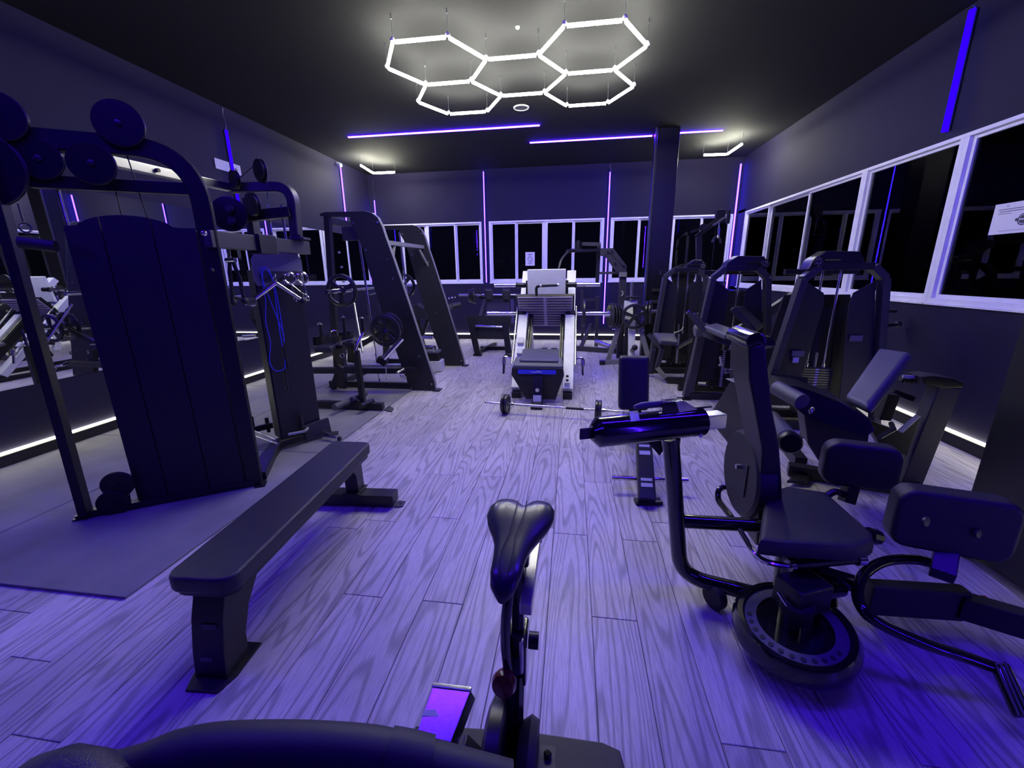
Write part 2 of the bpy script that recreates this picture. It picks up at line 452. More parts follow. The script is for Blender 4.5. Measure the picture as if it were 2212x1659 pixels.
window(2, 'x', BW[1][0], BW[1][1], 1.25, 2.53, YB, [(-1.21, .06), (-.60, .12), (.005, .06)], 1)
window(3, 'x', BW[2][0], BW[2][1], 1.25, 2.53, YB, [(1.34, .06), (1.98, .12), (2.56, .06)], 1)
window(4, 'y', 5.60, RW[1], 1.14, 2.53, XR, [(6.80, .07), (8.02, .05)], 1)
window(5, 'y', 4.36, 5.60, 1.14, 2.53, XR, [], 1)
window(6, 'y', 0.2, 4.36, 1.14, 2.53, XR, [(1.6, .06), (2.95, .06)], 1)

# ---- mirror along the left wall
b = MB().hull8([(XL, YF + .1, .60), (XL + .006, YF + .1, .60), (XL + .006, YB - .02, .60), (XL, YB - .02, .60), (XL, YF + .1, 2.235), (XL + .006, YF + .1, 2.235), (XL + .006, YB - .02, 2.235), (XL, YB - .02, 2.235)])
single('wall_mirror', b, 'mirror', 'long frameless wall mirror on the left wall behind the cable machines', 'mirror', (XL, 3, .6))

# ---- rubber mats on the left
mats = [((-3.29, 1.34, -2.03, 2.95), 'dark rubber floor mat nearest the camera, its front corner clear of the cable machine'),
        ((-3.29, 2.956, -2.03, 4.86), 'dark rubber floor mat between the cable machine and the smith machine'),
        ((-3.29, 4.866, -2.02, 6.75), 'dark rubber floor mat under the tall curved smith machine panels'),
        ((-4.43, 1.30, -3.30, 3.10), 'dark rubber floor mat against the left mirror wall in front'),
        ((-4.43, 3.106, -3.30, 4.90), 'dark rubber floor mat against the mirror wall behind the cable machine'),
        ((-4.43, 4.906, -3.30, 6.70), 'dark rubber floor mat against the mirror wall beside the smith machine')]
for (xa, ya, xb, yb), lab in mats:
    single('rubber_mat', MB().box(((xa + xb) / 2, (ya + yb) / 2, .008), (xb - xa, yb - ya, .012), bev=.004), 'matfloor', lab, 'mat', ((xa + xb) / 2, (ya + yb) / 2, 0), 'rubber mats')

# ================================================================== LIGHTS
# ---- hexagon lamp: five hexagons of white tubes
HZ, HL = 3.35, 0.478
hc = [(-0.592, 4.78), (-0.592 - 1.5 * HL, 4.78 - HL * .866), (-0.592 + 1.5 * HL, 4.78 - HL * .866), (-0.592 - 1.5 * HL, 4.78 + HL * .866), (-0.592 + 1.5 * HL, 4.78 + HL * .866)]
t = Thing('hexagon_ceiling_light', 'large white honeycomb tube light of five hexagons hanging from the ceiling', 'ceiling light', (-0.592, 4.78, HZ))
edges = {}; verts = {}
for cx, cy in hc:
    ps = [(round(cx + HL * math.cos(k * PI / 3), 2), round(cy + HL * math.sin(k * PI / 3), 2)) for k in range(6)]
    for k in range(6):
        a, c = ps[k], ps[(k + 1) % 6]
        key = tuple(sorted((a, c)))
        kk = (round((a[0] + c[0]) * 5), round((a[1] + c[1]) * 5))
        edges.setdefault(kk, (a, c)); verts.setdefault((round(a[0] * 10), round(a[1] * 10)), a)
for a, c in edges.values():
    p, q = V3((*a, HZ)), V3((*c, HZ)); d = (q - p).normalized() * .022
    t.part('light_tube', MB().cyl(p + d, q - d, .0145, seg=10), 'tubewhite')
for a in verts.values():
    t.part('joint', MB().lathe((a[0], a[1], HZ + .006), (0, 0, 1), [(0, .02), (.012, .022), (.03, .012), (.035, .004)], 10), 'clear')
    t.part('suspension_wire', MB().cyl((a[0], a[1], HZ + .03), (a[0], a[1], HC), .0018, seg=5).cyl((a[0], a[1], HC - .035), (a[0], a[1], HC), .006, seg=8), 'wire')

def vlight(label, pts):
    t = Thing('angled_tube_light', label, 'ceiling light', pts[1], 'angled tube lights in the far corners')
    for p, q in zip(pts[:-1], pts[1:]):
        p, q = V3(p), V3(q); d = (q - p).normalized() * .015
        t.part('light_tube', MB().cyl(p + d, q - d, .0175, seg=10), 'tubecorner')
    for p in pts:
        t.part('suspension_wire', MB().cyl(V3(p) + Vector((0, 0, .015)), (p[0], p[1], HC), .002, seg=5), 'wire')
vlight('short bent white tube light near the ceiling in the far left corner', [(-3.832, 7.786, 3.370), (-3.889, 8.393, 3.370), (-3.440, 8.406, 3.370)])
vlight('short bent white tube light near the ceiling in the far right corner', [(2.176, 8.267, 3.370), (2.572, 8.285, 3.370), (2.595, 7.704, 3.370)])

# ---- blue strips in the ceiling
for (xa, xb, y), lab in (((-3.53, -.53, 6.85), 'long blue led strip set in the ceiling, left of three'),
                         ((-.75, 1.21, 7.66), 'blue led strip in the ceiling ending at the dark column'),
                         ((1.56, 2.25, 7.59), 'shortest blue led strip in the ceiling, right of the dark column')):
    single('ceiling_led_strip', MB().box(((xa + xb) / 2, y, HC - .006), (xb - xa, .028, .012)), 'bluec', lab, 'led strip', ((xa + xb) / 2, y, HC), 'blue ceiling led strips')
for (xa, xb, y) in ((-3.4, -.6, 1.0), (.2, 2.8, 1.6)):
    single('ceiling_led_strip', MB().box(((xa + xb) / 2, y, HC - .006), (xb - xa, .028, .012)), 'bluer', 'blue led strip in the ceiling above and behind the camera', 'led strip', ((xa + xb) / 2, y, HC), 'blue ceiling led strips overhead')

# ---- vertical blue strips: a slim channel, its lit tube and its supply wire
def vstrip(label, x, y, z0, z1, nx, ny, m='bluew', w=.02, wire=None):
    t = Thing('wall_led_strip', label, 'led strip', (x, y, z0), 'vertical blue led strips')
    s = Vector((nx, ny, 0))
    c = V3((x, y, 0)) + s * .008
    sx, sy = (w + .02, .012) if abs(ny) > .5 else (.012, w + .02)
    t.part('channel', MB().box((c.x, c.y, (z0 + z1) / 2), (sx, sy, z1 - z0)), 'skirt')
    c = V3((x, y, 0)) + s * .022
    t.part('light_tube', MB().cyl((c.x, c.y, z0), (c.x, c.y, z1), w / 2, seg=8), m)
    if wire: t.part('supply_wire', MB().tube([(c.x, c.y, z1), (c.x + .015, c.y, z1 + wire * .3), (c.x - .01, c.y, z1 + wire * .65), (c.x + .005, c.y, z1 + wire)], .004, 5), 'wire')
vstrip('vertical blue led strip on the far wall in the left corner', XL + .13, YB, 1.3, 3.03, 0, -1, wire=.4)
vstrip('vertical blue led strip on the far wall between the first and second window', -1.88, YB, 1.26, 3.50, 0, -1)
vstrip('vertical blue led strip on the far wall right of the leg press', .70, YB, .36, 3.38, 0, -1, wire=.15)
vstrip('vertical blue led strip in the far right corner', XR - .07, YB, .4, 3.42, 0, -1, w=.03)
vstrip('vertical blue led strip on the right wall above the near windows', XR, 4.56, 2.60, 3.49, -1, 0, m='bluepure', w=.05, wire=.05)
vstrip('vertical blue led strip on the left wall above the mirror, behind the pulleys', XL, 5.40, 2.26, 3.27, 1, 0, m='bluepure', w=.035, wire=.25)
vstrip('vertical blue led strip on the left wall near the far left corner', XL, 8.18, 2.26, 3.48, 1, 0, w=.024)
for x, y, nx, ny in ((XL, -1.2, 1, 0), (XR, -1.6, -1, 0)):
    vstrip('vertical blue led strip on the wall behind the camera', x, y, 2.3 if x < -4 else .6, 3.4, nx, ny, m='bluer')

# ---- white strips just above the skirting
def fstrip(label, p, q):
    single('skirting_led_strip', MB().bar(p, q, .02, .022, (0, 0, 1), bev=.003), 'floorstrip', label, 'led strip', p, 'white skirting led strips')
fstrip('white led strip above the skirting along the mirror wall', (XL + .014, .3, .116), (XL + .014, 8.9, .116))
fstrip('white led strip above the skirting of the far wall', (-4.2, YB - .014, .116), (3.0, YB - .014, .116))
fstrip('white led strip above the skirting of the right wall', (XR - .014, .3, .116), (XR - .014, 8.9, .116))

# ---- ceiling speaker, sensor, corner camera
t = Thing('ceiling_speaker', 'small round white ceiling speaker below the honeycomb light', 'speaker', (-.715, 6.14, HC))
t.part('rim', MB().lathe((-.715, 6.14, HC - .012), (0, 0, 1), [(.012, .105), (0, .10), (0, .085), (.012, .08)], 24), 'white')
t.part('grille', MB().lathe((-.715, 6.14, HC - .008), (0, 0, 1), [(0, .0), (.001, .084), (.008, .084)], 24), 'greypad')
single('ceiling_sensor', MB().lathe((-.53, 4.31, HC - .02), (0, 0, 1), [(0, .004), (.008, .016), (.02, .02)], 12), 'white', 'tiny white ceiling sensor behind the honeycomb light', 'sensor', (-.53, 4.31, HC))
t = Thing('security_camera', 'small white dome security camera high in the far left corner', 'camera', (XL + .05, 8.1, 3.5))
t.part('bracket', MB().cyl((XL, 8.1, 3.50), (XL + .05, 8.1, 3.48), .03, seg=12), 'white')
t.part('lens_ball', MB().ball((XL + .08, 8.08, 3.46), .035), 'white')

# ---- papers on the glass and wall
def paper(name, label, c, ax, az, marks):
    t = Thing(name, label, 'sign', c); c = V3(c); ax = V3(ax); az = V3(az); n = ax.cross(az).normalized()
    t.part('sheet', MB().obox(c, ax / 2, az / 2, n * .001, 0), 'paper')
    for i, (u, v, w, h) in enumerate(marks):
        t.part('print', MB().obox(c + ax * u + az * v + n * .0016, ax * w / 2, az * h / 2, n * .0005, 0), 'ink')
    return t, c, ax, az, n
t, c, ax, az, n = paper('window_notice', 'white notice with a round emblem and a few lines on the right window', (XR - .012, 3.66, 1.80), (0, -.50, .0), (0, 0, .22), [(-.05, .30, .75, .02), (-.05, .23, .72, .02), (-.32, .16, .2, .015), (-.3, .40, .03, .02), (.0, -.40, .7, .008)])
e = c + ax * -.02 + az * -.08 + n * .0016
t.part('emblem', MB().lathe(e, n, [(0, .042), (.0006, .042)], 24), 'ink')
t.part('emblem', MB().lathe(e + n * .0008, n, [(0, .034), (.0004, .034)], 24), 'label')
t.part('emblem', MB().lathe(e + n * .0014, n, [(0, .029), (.0004, .029)], 24), 'ink')
t.part('emblem_band', MB().obox(e + n * .002, ax.normalized() * .056, az.normalized() * .010, n * .0005, 0), 'ink')
t.part('emblem_band', MB().obox(e + n * .0026, ax.normalized() * .030, az.normalized() * .005, n * .0003, 0), 'label')
t, c, ax, az, n = paper('no_smoking_notice', 'white notice with a crossed circle on the middle far window', (-.91, YB - .012, 1.745), (.20, 0, 0), (0, 0, .28), [(0, .34, .5, .04), (0, -.28, .5, .03), (0, -.36, .4, .03), (0, .27, .35, .02)])
t.part('ring', MB().torus(c + n * .002, n, .05, .005), 'ink')
t.part('slash', MB().bar(c + V3((-.03, 0, .03)) + n * .002, c + V3((.03, 0, -.03)) + n * .002, .008, .002, (1, 0, 1), 0), 'ink')
t = Thing('wall_sign', 'small pale sign with a lightning mark on the left wall behind a blue strip', 'sign', (XL, 5.35, 2.83))
t.part('plate', MB().box((XL + .006, 5.35, 2.83), (.004, .42, .12)), 'label')
t.part('bolt_mark', MB().prism([(XL + .009, 5.50, 2.86), (XL + .009, 5.43, 2.82), (XL + .009, 5.48, 2.82), (XL + .009, 5.42, 2.785), (XL + .009, 5.52, 2.83), (XL + .009, 5.47, 2.83)], (.001, 0, 0)), 'ink')

# ---- outside: dark ground and a few lamps in the distance
struct('trim_3', MB().box((0, 45, -6), (160, 70, .2)).box((40, -5, -6), (70, 40, .2)), 'street')
for x, y, z, r, lab in ((4.6, 24, .9, .07, 'warm street lamp outside, seen just left of the dark column'), (5.6, 24, 1.15, .12, 'brightest warm street lamp outside, low in the window left of the dark column')):
    t = Thing('street_lamp', lab, 'street lamp', (x, y, -5.9))
    t.part('pole', MB().cyl((x, y, -5.9), (x, y, z), .06, .04, 8), 'grey')
    t.part('lamp_head', MB().ball((x, y, z), r), 'lamp')
for i, (x, y, z, r) in enumerate(( (-1.9, 30, -.2, .05), (-1.0, 30, .1, .05), (-3.9, 30, -.3, .05), (-3.2, 30, .15, .05), (-3.6, 30, .4, .04), (1.5, 30, .25, .06))):
    t = Thing('street_lamp', 'tiny lit street lamp far outside beyond the far windows', 'street lamp', (x, y, -5.9), 'distant street lamps outside')
    t.part('pole', MB().cyl((x, y, -5.9), (x, y, z), .06, .04, 8), 'grey')
    t.part('lamp_head', MB().ball((x, y, z), r), 'lamp')

# ================================================================== LEFT SIDE
# ---- cable station (two linked towers)
A0 = V3((-2.752, 2.025, 0)); U = V3((.862, .507, 0)); N = V3((.507, -.862, 0))
def ap(s, d, z): return A0 + U * s + N * d + Vector((0, 0, z))
t = Thing('cable_tower', 'tall black cable machine tower with curved top rail and wide panelled cover on the left', 'gym machine', A0)
def strip(mb, s0, s1, top, d0=0.0, d1=0.0, th=.02):
    n = 8; front = []
    for k in range(n + 1):
        s = s0 + (s1 - s0) * k / n; front.append((s, top(s)))
    pts = [ap(s0, d0, .03)] + [ap(s, d0 + (d1 - d0) * (s - s0) / (s1 - s0), z) for s, z in front] + [ap(s1, d1, .03)]
    mb.prism(pts, -N * th, .003); return mb
hump = lambda s: 1.735 + .06 * max(0, math.cos((s - .28) / .22 * PI / 2)) ** .6 if abs(s - .28) < .22 else 1.735
t.part('cover_panel', strip(MB(), .0, .165, hump, -.02, .0), 'shroud')
t.part('cover_panel', strip(MB(), .169, .395, hump, .0, .0), 'shroud')
t.part('cover_panel', strip(MB(), .399, .60, hump, .0, -.02), 'shroud')
t.part('cover_body', MB().hull8([ap(.01, -.03, .03), ap(.59, -.03, .03), ap(.59, -.16, .03), ap(.01, -.16, .03), ap(.01, -.03, 1.72), ap(.59, -.03, 1.72), ap(.59, -.16, 1.72), ap(.01, -.16, 1.72)], .01), 'plastic')
rail = fillet([ap(.655, -.04, .02), ap(.655, -.04, 2.16), ap(-.75, -.04, 2.16)], .30, 12)
t.part('curved_rail', MB().sweep(rail, .05, .10, N), 'black')
t.part('cross_beam', MB().bar(ap(-.1, -.06, 1.955), ap(.62, -.06, 1.955), .05, .065, N), 'black')
t.part('upright', MB().bar((-2.96, 1.885, .03), (-2.93, 1.92, 2.12), .045, .075, U), 'black')
t.part('base_rail', MB().bar((-2.965, 1.895, .035), ap(.66, -.04, .035), .06, .05, N), 'black')
t.part('foot', MB().box((-2.98, 1.87, .012), (.07, .05, .024), .5, .005).cyl((-2.99, 1.86, .012), (-2.99, 1.86, .04), .012), 'black')
t.part('foot', MB().box(ap(.69, -.02, .012), (.07, .09, .02), .5, .005).cyl(ap(.70, .0, .02), ap(.70, .0, .04), .012), 'black')
def wheel(th, c, ax, r, w=.022, m='plastic', hub=True):
    c = V3(c); ax = V3(ax).normalized()
    p = th.part('pulley', MB().lathe(c - ax * w / 2, ax, [(0, .01), (0, r - .004), (.003, r), (.007, r), (w / 2 - .002, r - .008), (w / 2 + .002, r - .008), (w - .007, r), (w - .003, r), (w, r - .004), (w, .01)], 28), m)
    if hub: th.part('pulley_bolt', MB().lathe(c + ax * w / 2, ax, [(0, .016), (.006, .016), (.009, .010), (.009, .001)], 10), 'black', parent=p)
wheel(t, (-2.446, 2.206, 2.259), N, .115)
wheel(t, (-2.859, 1.962, 2.242), N, .115)
wheel(t, ap(.21, .03, 2.045), N, .105)
wheel(t, ap(-.02, -.02, 2.06), N, .10)
wheel(t, ap(-.26, .0, 2.0), N, .19, .03)
wheel(t, ap(-.06, .02, .20), N, .085)
wheel(t, ap(-.10, .03, .085), N, .085)
t.part('cable', MB().tube([ap(.345, -.02, 2.20), ap(.36, -.06, 1.90), ap(.37, -.08, 1.72)], .0035, 6).tube([ap(.25, -.07, 2.1), ap(.25, -.07, 1.7)], .0035, 6).tube([ap(.0, .03, .24), ap(-.02, .03, .07)], .004, 6), 'cable')
t.part('guide_rod', MB().cyl(ap(-.02, -.12, 1.95), ap(-.02, -.12, .1), .010), 'chrome')
t.part('pin_knob', MB().cyl(ap(.66, .02, 1.70), ap(.66, .06, 1.70), .012).ball(ap(.66, .07, 1.70), .018), 'chrome')
t.part('pin_knob', MB().cyl(ap(.66, .02, 1.49), ap(.66, .05, 1.49), .009).ball(ap(.66, .06, 1.49), .014), 'black')
t.part('snap_hook', MB().tube([ap(-.12, .05, 1.83), ap(-.12, .05, 1.74)], .006, 6).torus(ap(-.12, .05, 1.71), N, .022, .005), 'chrome')
t.part('grip_pad', MB().cyl(ap(-.16, .05, 1.64), ap(-.02, .05, 1.62), .03), 'rubber')

t2 = Thing('cable_tower', 'slim black cable tower with a flat cover and curved square arm, behind the wide one', 'gym machine', (-2.4, 3.0, 0))
C0 = V3((-2.437, 3.013, 0)); U2 = V3((.547, .837, 0)); N2 = V3((.837, -.547, 0))
def bp_(s, d, z): return C0 + U2 * s + N2 * d + Vector((0, 0, z))
t2.part('cover_panel', MB().prism([bp_(0, 0, .10), bp_(.03, 0, .07), bp_(.31, 0, .07), bp_(.335, 0, .10), bp_(.335, 0, 1.56), bp_(.31, 0, 1.60), bp_(.03, 0, 1.60), bp_(0, 0, 1.56)], -N2 * .02, .003), 'shroud')
t2.part('cover_side', MB().prism([bp_(-.01, -.01, .10), bp_(-.01, -.14, .10), bp_(-.01, -.14, 1.5), bp_(-.01, -.01, 1.5)], U2 * .015), 'shroud')
t2.part('hanger_board', MB().prism([bp_(-.02, .012, 1.42), bp_(.0, .012, 1.38), bp_(.33, .012, 1.38), bp_(.355, .012, 1.42), bp_(.355, .012, 1.58), bp_(.32, .012, 1.63), bp_(.02, .012, 1.63), bp_(-.02, .012, 1.58)], N2 * .012, .002), 'mid')
t2.part('hanger_rail', MB().prism([bp_(.03, .028, 1.41), bp_(.32, .028, 1.41), bp_(.33, .028, 1.45), bp_(.32, .028, 1.49), bp_(.03, .028, 1.49), bp_(.02, .028, 1.45)], N2 * .008, .002), 'grey')
for s in (.10, .20, .30):
    t2.part('hook', MB().cyl(bp_(s, .03, 1.45), bp_(s, .11, 1.46), .008).ball(bp_(s, .11, 1.46), .012), 'chrome')
t2.part('shelf_beam', MB().bar((-2.195, 2.36, 1.675), (-2.205, 3.36, 1.675), .07, .10, (1, 0, 0)), 'grey')
t2.part('beam_clamp', MB().bar((-2.19, 2.74, 1.67), (-2.195, 2.92, 1.67), .10, .13, (1, 0, 0)), 'black')
arm = fillet([(-2.185, 3.22, 1.74), (-2.15, 3.20, 2.115), (-2.64, 3.16, 2.115)], .13, 9)
t2.part('curved_arm', MB().sweep(arm, .075, .07, (0, 1, 0)), 'grey')
t2.part('arm_plate', MB().box((-2.165, 3.23, 1.738), (.12, .12, .018), .1, .004).cyl((-2.13, 3.18, 1.74), (-2.13, 3.18, 1.765), .014).cyl((-2.19, 3.18, 1.74), (-2.19, 3.18, 1.765), .014), 'grey')
t2.part('cross_arm', MB().bar((-2.56, 3.12, 1.90), (-2.17, 3.17, 1.93), .06, .075, (0, 1, 0)), 'black')
t2.part('rear_post', MB().bar((-2.55, 3.22, .05), (-2.55, 3.22, 2.05), .06, .08, (1, 0, 0)), 'grey')
for x in (-2.42, -2.30):
    t2.part('guide_rod', MB().cyl((x, 3.25, 1.5), (x, 3.25, 2.0), .010), 'chrome')
t2.part('weight_stack', MB().box((-2.50, 3.20, .35), (.16, .10, .5), 0, .004), 'plastic')
c = V3((-2.533, 2.980, 1.901))
t2.part('cam_disc', MB().lathe(c, (.35, -.92, 0), [(0, .11), (.006, .122), (.02, .122), (.022, .112), (.022, .0)], 32), 'plastic')
for dz in (.035, -.05):
    t2.part('cam_bolt', MB().lathe(c + V3((.03, -.03, dz)), (.35, -.92, 0), [(0, .028), (.012, .028), (.012, .016), (.02, .016), (.02, .001)], 16), 'grey')
wheel(t2, (-2.353, 3.140, 2.225), (.47, .88, .05), .078, .035)
wheel(t2, (-2.545, 3.100, 2.161), (.47, .88, .05), .066, .035)
wheel(t2, (-2.417, 3.080, 1.979), (.35, .92, .05), .082, .035)
t2.part('cable', MB().tube([(-2.539, 3.050, 2.113), (-2.334, 3.120, 2.283)], .003, 5).tube([(-2.298, 3.140, 2.210), (-2.298, 3.100, 2.017)], .003, 5), 'cable')
t2.part('base_rail', MB().sweep([(-2.20, 2.42, .06), (-2.37, 2.74, .06), (-2.459, 2.975, 0.070), (-2.235, 3.36, .07)], .06, .10, (0, 0, 1), .004), 'black')
t2.part('base_block', MB().bar(bp_(.17, .03, .10), bp_(.40, .03, .12), .035, .14, N2), 'grey')
t2.part('foot', MB().box((-2.20, 3.36, .016), (.12, .10, .012), .5, .003), 'black')
t2.part('floor_rod', MB().cyl((-2.728, 2.983, 0.140), (-2.342, 2.823, 0.140), .007).cyl((-2.842, 3.115, 0.140), (-2.408, 2.894, 0.140), .007), 'chrome')
t2.part('base_pulley_bracket', MB().box((-2.762, 3.149, 0.130), (.22, .03, .05), .9, .004).box((-2.915, 3.253, 0.130), (.03, .03, .14), .9, .004).box((-2.745, 3.234, 0.130), (.03, .03, .14), .9, .004), 'black')
t2.part('stopper', MB().cyl(bp_(.15, .06, .16), bp_(.15, .06, .29), .018), 'black')
t2.part('strap_clip', MB().tube(fillet([bp_(.02, .09, .155), bp_(.16, .10, .145), bp_(.19, .07, .16)], .03), .012, 8), 'steel')
tl = Thing('link_beam', 'pale edged square beam linking the tops of the two cable towers', 'beam', (-2.7, 2.1, 2.12))
tl.part('beam', MB().bar((-2.740, 2.091, 2.120), (-2.63, 3.17, 2.115), .06, .055, (1, 0, 0)), 'steel')
for f in (.45, .62, .95):
    tl.part('bolt', MB().cyl(lerp((-2.740, 2.091, 2.120), (-2.63, 3.17, 2.115), f) + V3((.03, 0, 0)), lerp((-2.740, 2.091, 2.120), (-2.63, 3.17, 2.115), f) + V3((.05, 0, 0)), .012), 'black')

# ---- things hanging from the cable towers
t = Thing('triceps_rope', 'black braided pull rope hanging between the two cable towers', 'rope', (-2.390, 2.750, 1.618))
pts1 = [(-2.420, 2.750, 1.493), (-2.429, 2.750, 1.380), (-2.439, 2.750, 1.276)]; pts2 = [(-2.371, 2.750, 1.514), (-2.349, 2.750, 1.444), (-2.345, 2.750, 1.282)]
def braid(pts, r=.013):
    pts = [V3(p) for p in pts]; b = MB()
    for ph in (0, 2 * PI / 3, 4 * PI / 3):
        q = []
        for k in range(31):
            f = k / 30 * (len(pts) - 1); i = min(int(f), len(pts) - 2); p = lerp(pts[i], pts[i + 1], f - i)
            q.append(p + Vector((math.cos(ph + k * .9), math.sin(ph + k * .9), 0)) * r * .5)
        b.tube(q, r * .62, 6)
    return b
t.part('rope_leg', braid([(-2.405, 2.750, 1.565)] + pts1), 'rubber'); t.part('rope_leg', braid([(-2.382, 2.750, 1.571)] + pts2), 'rubber')
t.part('rope_end', MB().ball(pts1[-1], .026), 'rubber'); t.part('rope_end', MB().ball(pts2[-1], .026), 'rubber')
t.part('snap_hook', MB().tube([(-2.394, 2.750, 1.634), (-2.403, 2.750, 1.572)], .009, 6).torus((-2.401, 2.750, 1.581), (1, 0, 0), .014, .005), 'chrome')
t.part('collar', MB().cyl((-2.431, 2.750, 1.563), (-2.361, 2.750, 1.565), .018), 'chrome')
def hang(q, z, dx=0.0): return bp_(q, .085, z)
t = Thing('v_handle', 'chrome v-shaped pull handle hanging from the first hook of the hanger board', 'handle', hang(.10, 1.46))
top = bp_(.10, .11, 1.40)
t.part('handle_arm', MB().cyl(top, bp_(-.07, .12, 1.29), .017), 'chrome'); t.part('handle_arm', MB().cyl(top, bp_(.26, .12, 1.27), .017), 'chrome')
t.part('grip_end', MB().lathe(bp_(-.10, .10, 1.26), (.5, -.3, .8), [(0, .0), (0, .045), (.012, .045), (.012, 0)], 20), 'steel')
t.part('grip_end', MB().ball(bp_(.28, .12, 1.255), .03), 'rubber')
t.part('snap_hook', MB().torus(bp_(.10, .10, 1.43), U2, .024, .005), 'chrome')
for s, lab in ((.20, 'chrome ring handle with carabiners hanging from the middle hook'), (.30, 'chrome ring handle with a strap hanging from the last hook')):
    t = Thing('ring_handle', lab, 'handle', bp_(s, .09, 1.44), 'ring handles on the hanger board')
    t.part('ring', MB().torus(bp_(s + .01, .10, 1.435), N2, .042, .011), 'chrome')
    t.part('carabiner', MB().torus(bp_(s + .03, .10, 1.27), U2, .022, .005).tube([bp_(s + .015, .10, 1.385), bp_(s + .03, .10, 1.295)], .006, 6), 'chrome')
    if s < .25: t.part('carabiner', MB().torus(bp_(s + .11, .10, 1.29), U2, .022, .005).tube([bp_(s + .02, .10, 1.385), bp_(s + .10, .10, 1.31)], .004, 6), 'chrome')
t = Thing('jump_rope', 'blue skipping rope with black handles looped over the first hook', 'jump rope', bp_(.10, .12, 1.46))
def smooth(pts, n=5):
    pts = [V3(p) for p in pts]; out = []
    P_ = [pts[0]] + pts + [pts[-1]]
    for i in range(1, len(P_) - 2):
        a, b_, c_, d_ = P_[i - 1:i + 3]
        for k in range(n):
            u = k / n
            out.append(.5 * ((2 * b_) + (c_ - a) * u + (2 * a - 5 * b_ + 4 * c_ - d_) * u * u + (3 * b_ - a - 3 * c_ + d_) * u ** 3))
    return out + [pts[-1]]
def onB(seq): return [bp_(s, .13, z) for s, z in seq]
def rp(seq): return smooth(seq)
t.part('rope', MB().tube(rp([(-2.301, 3.051, 0.997), (-2.325, 3.014, 1.193), (-2.346, 2.981, 1.372), (-2.352, 2.972, 1.493), (-2.341, 2.989, 1.520), (-2.325, 3.014, 1.500), (-2.311, 3.035, 1.405), (-2.314, 3.031, 1.210), (-2.316, 3.029, 1.008), (-2.314, 3.030, 0.902)]), .0038, 6), 'bluerope')
t.part('rope', MB().tube(rp([(-2.304, 3.046, 0.930), (-2.303, 3.048, 1.117), (-2.306, 3.043, 1.334), (-2.318, 3.025, 1.482), (-2.339, 2.993, 1.510), (-2.352, 2.972, 1.407), (-2.352, 2.973, 1.267), (-2.365, 2.953, 1.109), (-2.360, 2.960, 0.943), (-2.376, 2.936, 0.798), (-2.363, 2.955, 0.722), (-2.338, 2.994, 0.706), (-2.316, 3.029, 0.741), (-2.311, 3.035, 0.894)]), .0038, 6), 'bluerope')
t.part('rope_handle', MB().cyl((-2.311, 3.035, 0.894), (-2.305, 3.045, 0.730), .011), 'plastic')
t.part('rope_handle', MB().cyl((-2.322, 3.018, 0.704), (-2.322, 3.019, 0.538), .011), 'plastic')
t = Thing('ankle_handle', 'chrome floor handle with a black ball end beside the slim cable tower', 'handle', (-2.136, 3.244, 0.030))
t.part('shaft', MB().cyl((-2.200, 3.220, 0.050), (-2.045, 3.194, 0.050), .012), 'chrome'); t.part('brace', MB().cyl((-2.216, 3.254, 0.090), (-2.095, 3.232, 0.050), .007), 'chrome')
t.part('ball_end', MB().ball((-2.040, 3.220, 0.035), .022), 'rubber')

# ---- flat bench
t = Thing('flat_bench', 'long flat weight bench with a black padded top in the left foreground', 'bench', (-1.33, 1.7, 0))
bx = V3((-.082, 1.235, 0)).normalized(); by = V3((bx.y, -bx.x, 0))
def bn(s, w, z): return V3((-1.295, 1.075, 0)) + bx * s + by * w + Vector((0, 0, z))
def rrect(cx, L, W, r, z):
    out = []
    for (sx, sy, a0) in ((1, 1, 0), (-1, 1, PI / 2), (-1, -1, PI), (1, -1, 3 * PI / 2)):
        for k in range(6):
            a = a0 + k / 5 * PI / 2
            out.append(bn(cx + sx * (L / 2 - r) + r * math.cos(a), sy * (W / 2 - r) + r * math.sin(a), z))
    return out
t.part('seat_pad', MB().prism(rrect(.612, 1.25, .262, .055, .355), (0, 0, .067), .014), 'pad', ang=50)
t.part('pad_board', MB().prism(rrect(.612, 1.22, .24, .05, .335), (0, 0, .022), .003), 'plastic')
def legprof(pts, w):
    b = MB(); b.prism([bn(s, -w / 2, z) for s, z in pts], by * w, .006); return b
t.part('leg', legprof([(-.045, .0), (-.03, .12), (-.005, .24), (.03, .335), (.34, .335), (.20, .28), (.13, .20), (.085, .10), (.08, .0)], .125), 'black')
t.part('leg', legprof([(1.03, .335), (1.20, .335), (1.245, .26), (1.25, .10), (1.16, .10), (1.15, .22), (1.10, .29)], .085), 'black')
t.part('spine', MB().bar(bn(.1, 0, .315), bn(1.15, 0, .315), .06, .04, by), 'black')
t.part('foot_plate', MB().prism([bn(-.09, -.06, .0), bn(-.09, .06, 0), bn(-.02, .085, 0), (bn(.12, .085, 0)), bn(.12, -.085, 0), bn(-.02, -.085, 0)], (0, 0, .012), .003), 'black')
t.part('foot_bar', MB().bar(bn(1.19, -.30, .05), bn(1.19, .27, .05), .10, .075, bx), 'black')
t.part('foot_tab', MB().prism([bn(1.15, .27, .0), bn(1.23, .27, 0), bn(1.22, .325, 0), bn(1.16, .325, 0)], (0, 0, .008), .002).cyl(bn(1.19, .30, .008), bn(1.19, .30, .012), .008), 'grey')
t.part('leg_flange', MB().box(bn(1.20, 0, .095), (.11, .13, .012), 0, .003), 'black')
t.part('sticker', MB().obox(bn(-.034, -.01, .085), bx * .001, by * .022, (0, 0, .011), 0), 'greylabel')
t.part('sticker', MB().obox(bn(-.012, .01, .215), bx * .001, by * .03, (0, 0, .012), 0), 'grey')

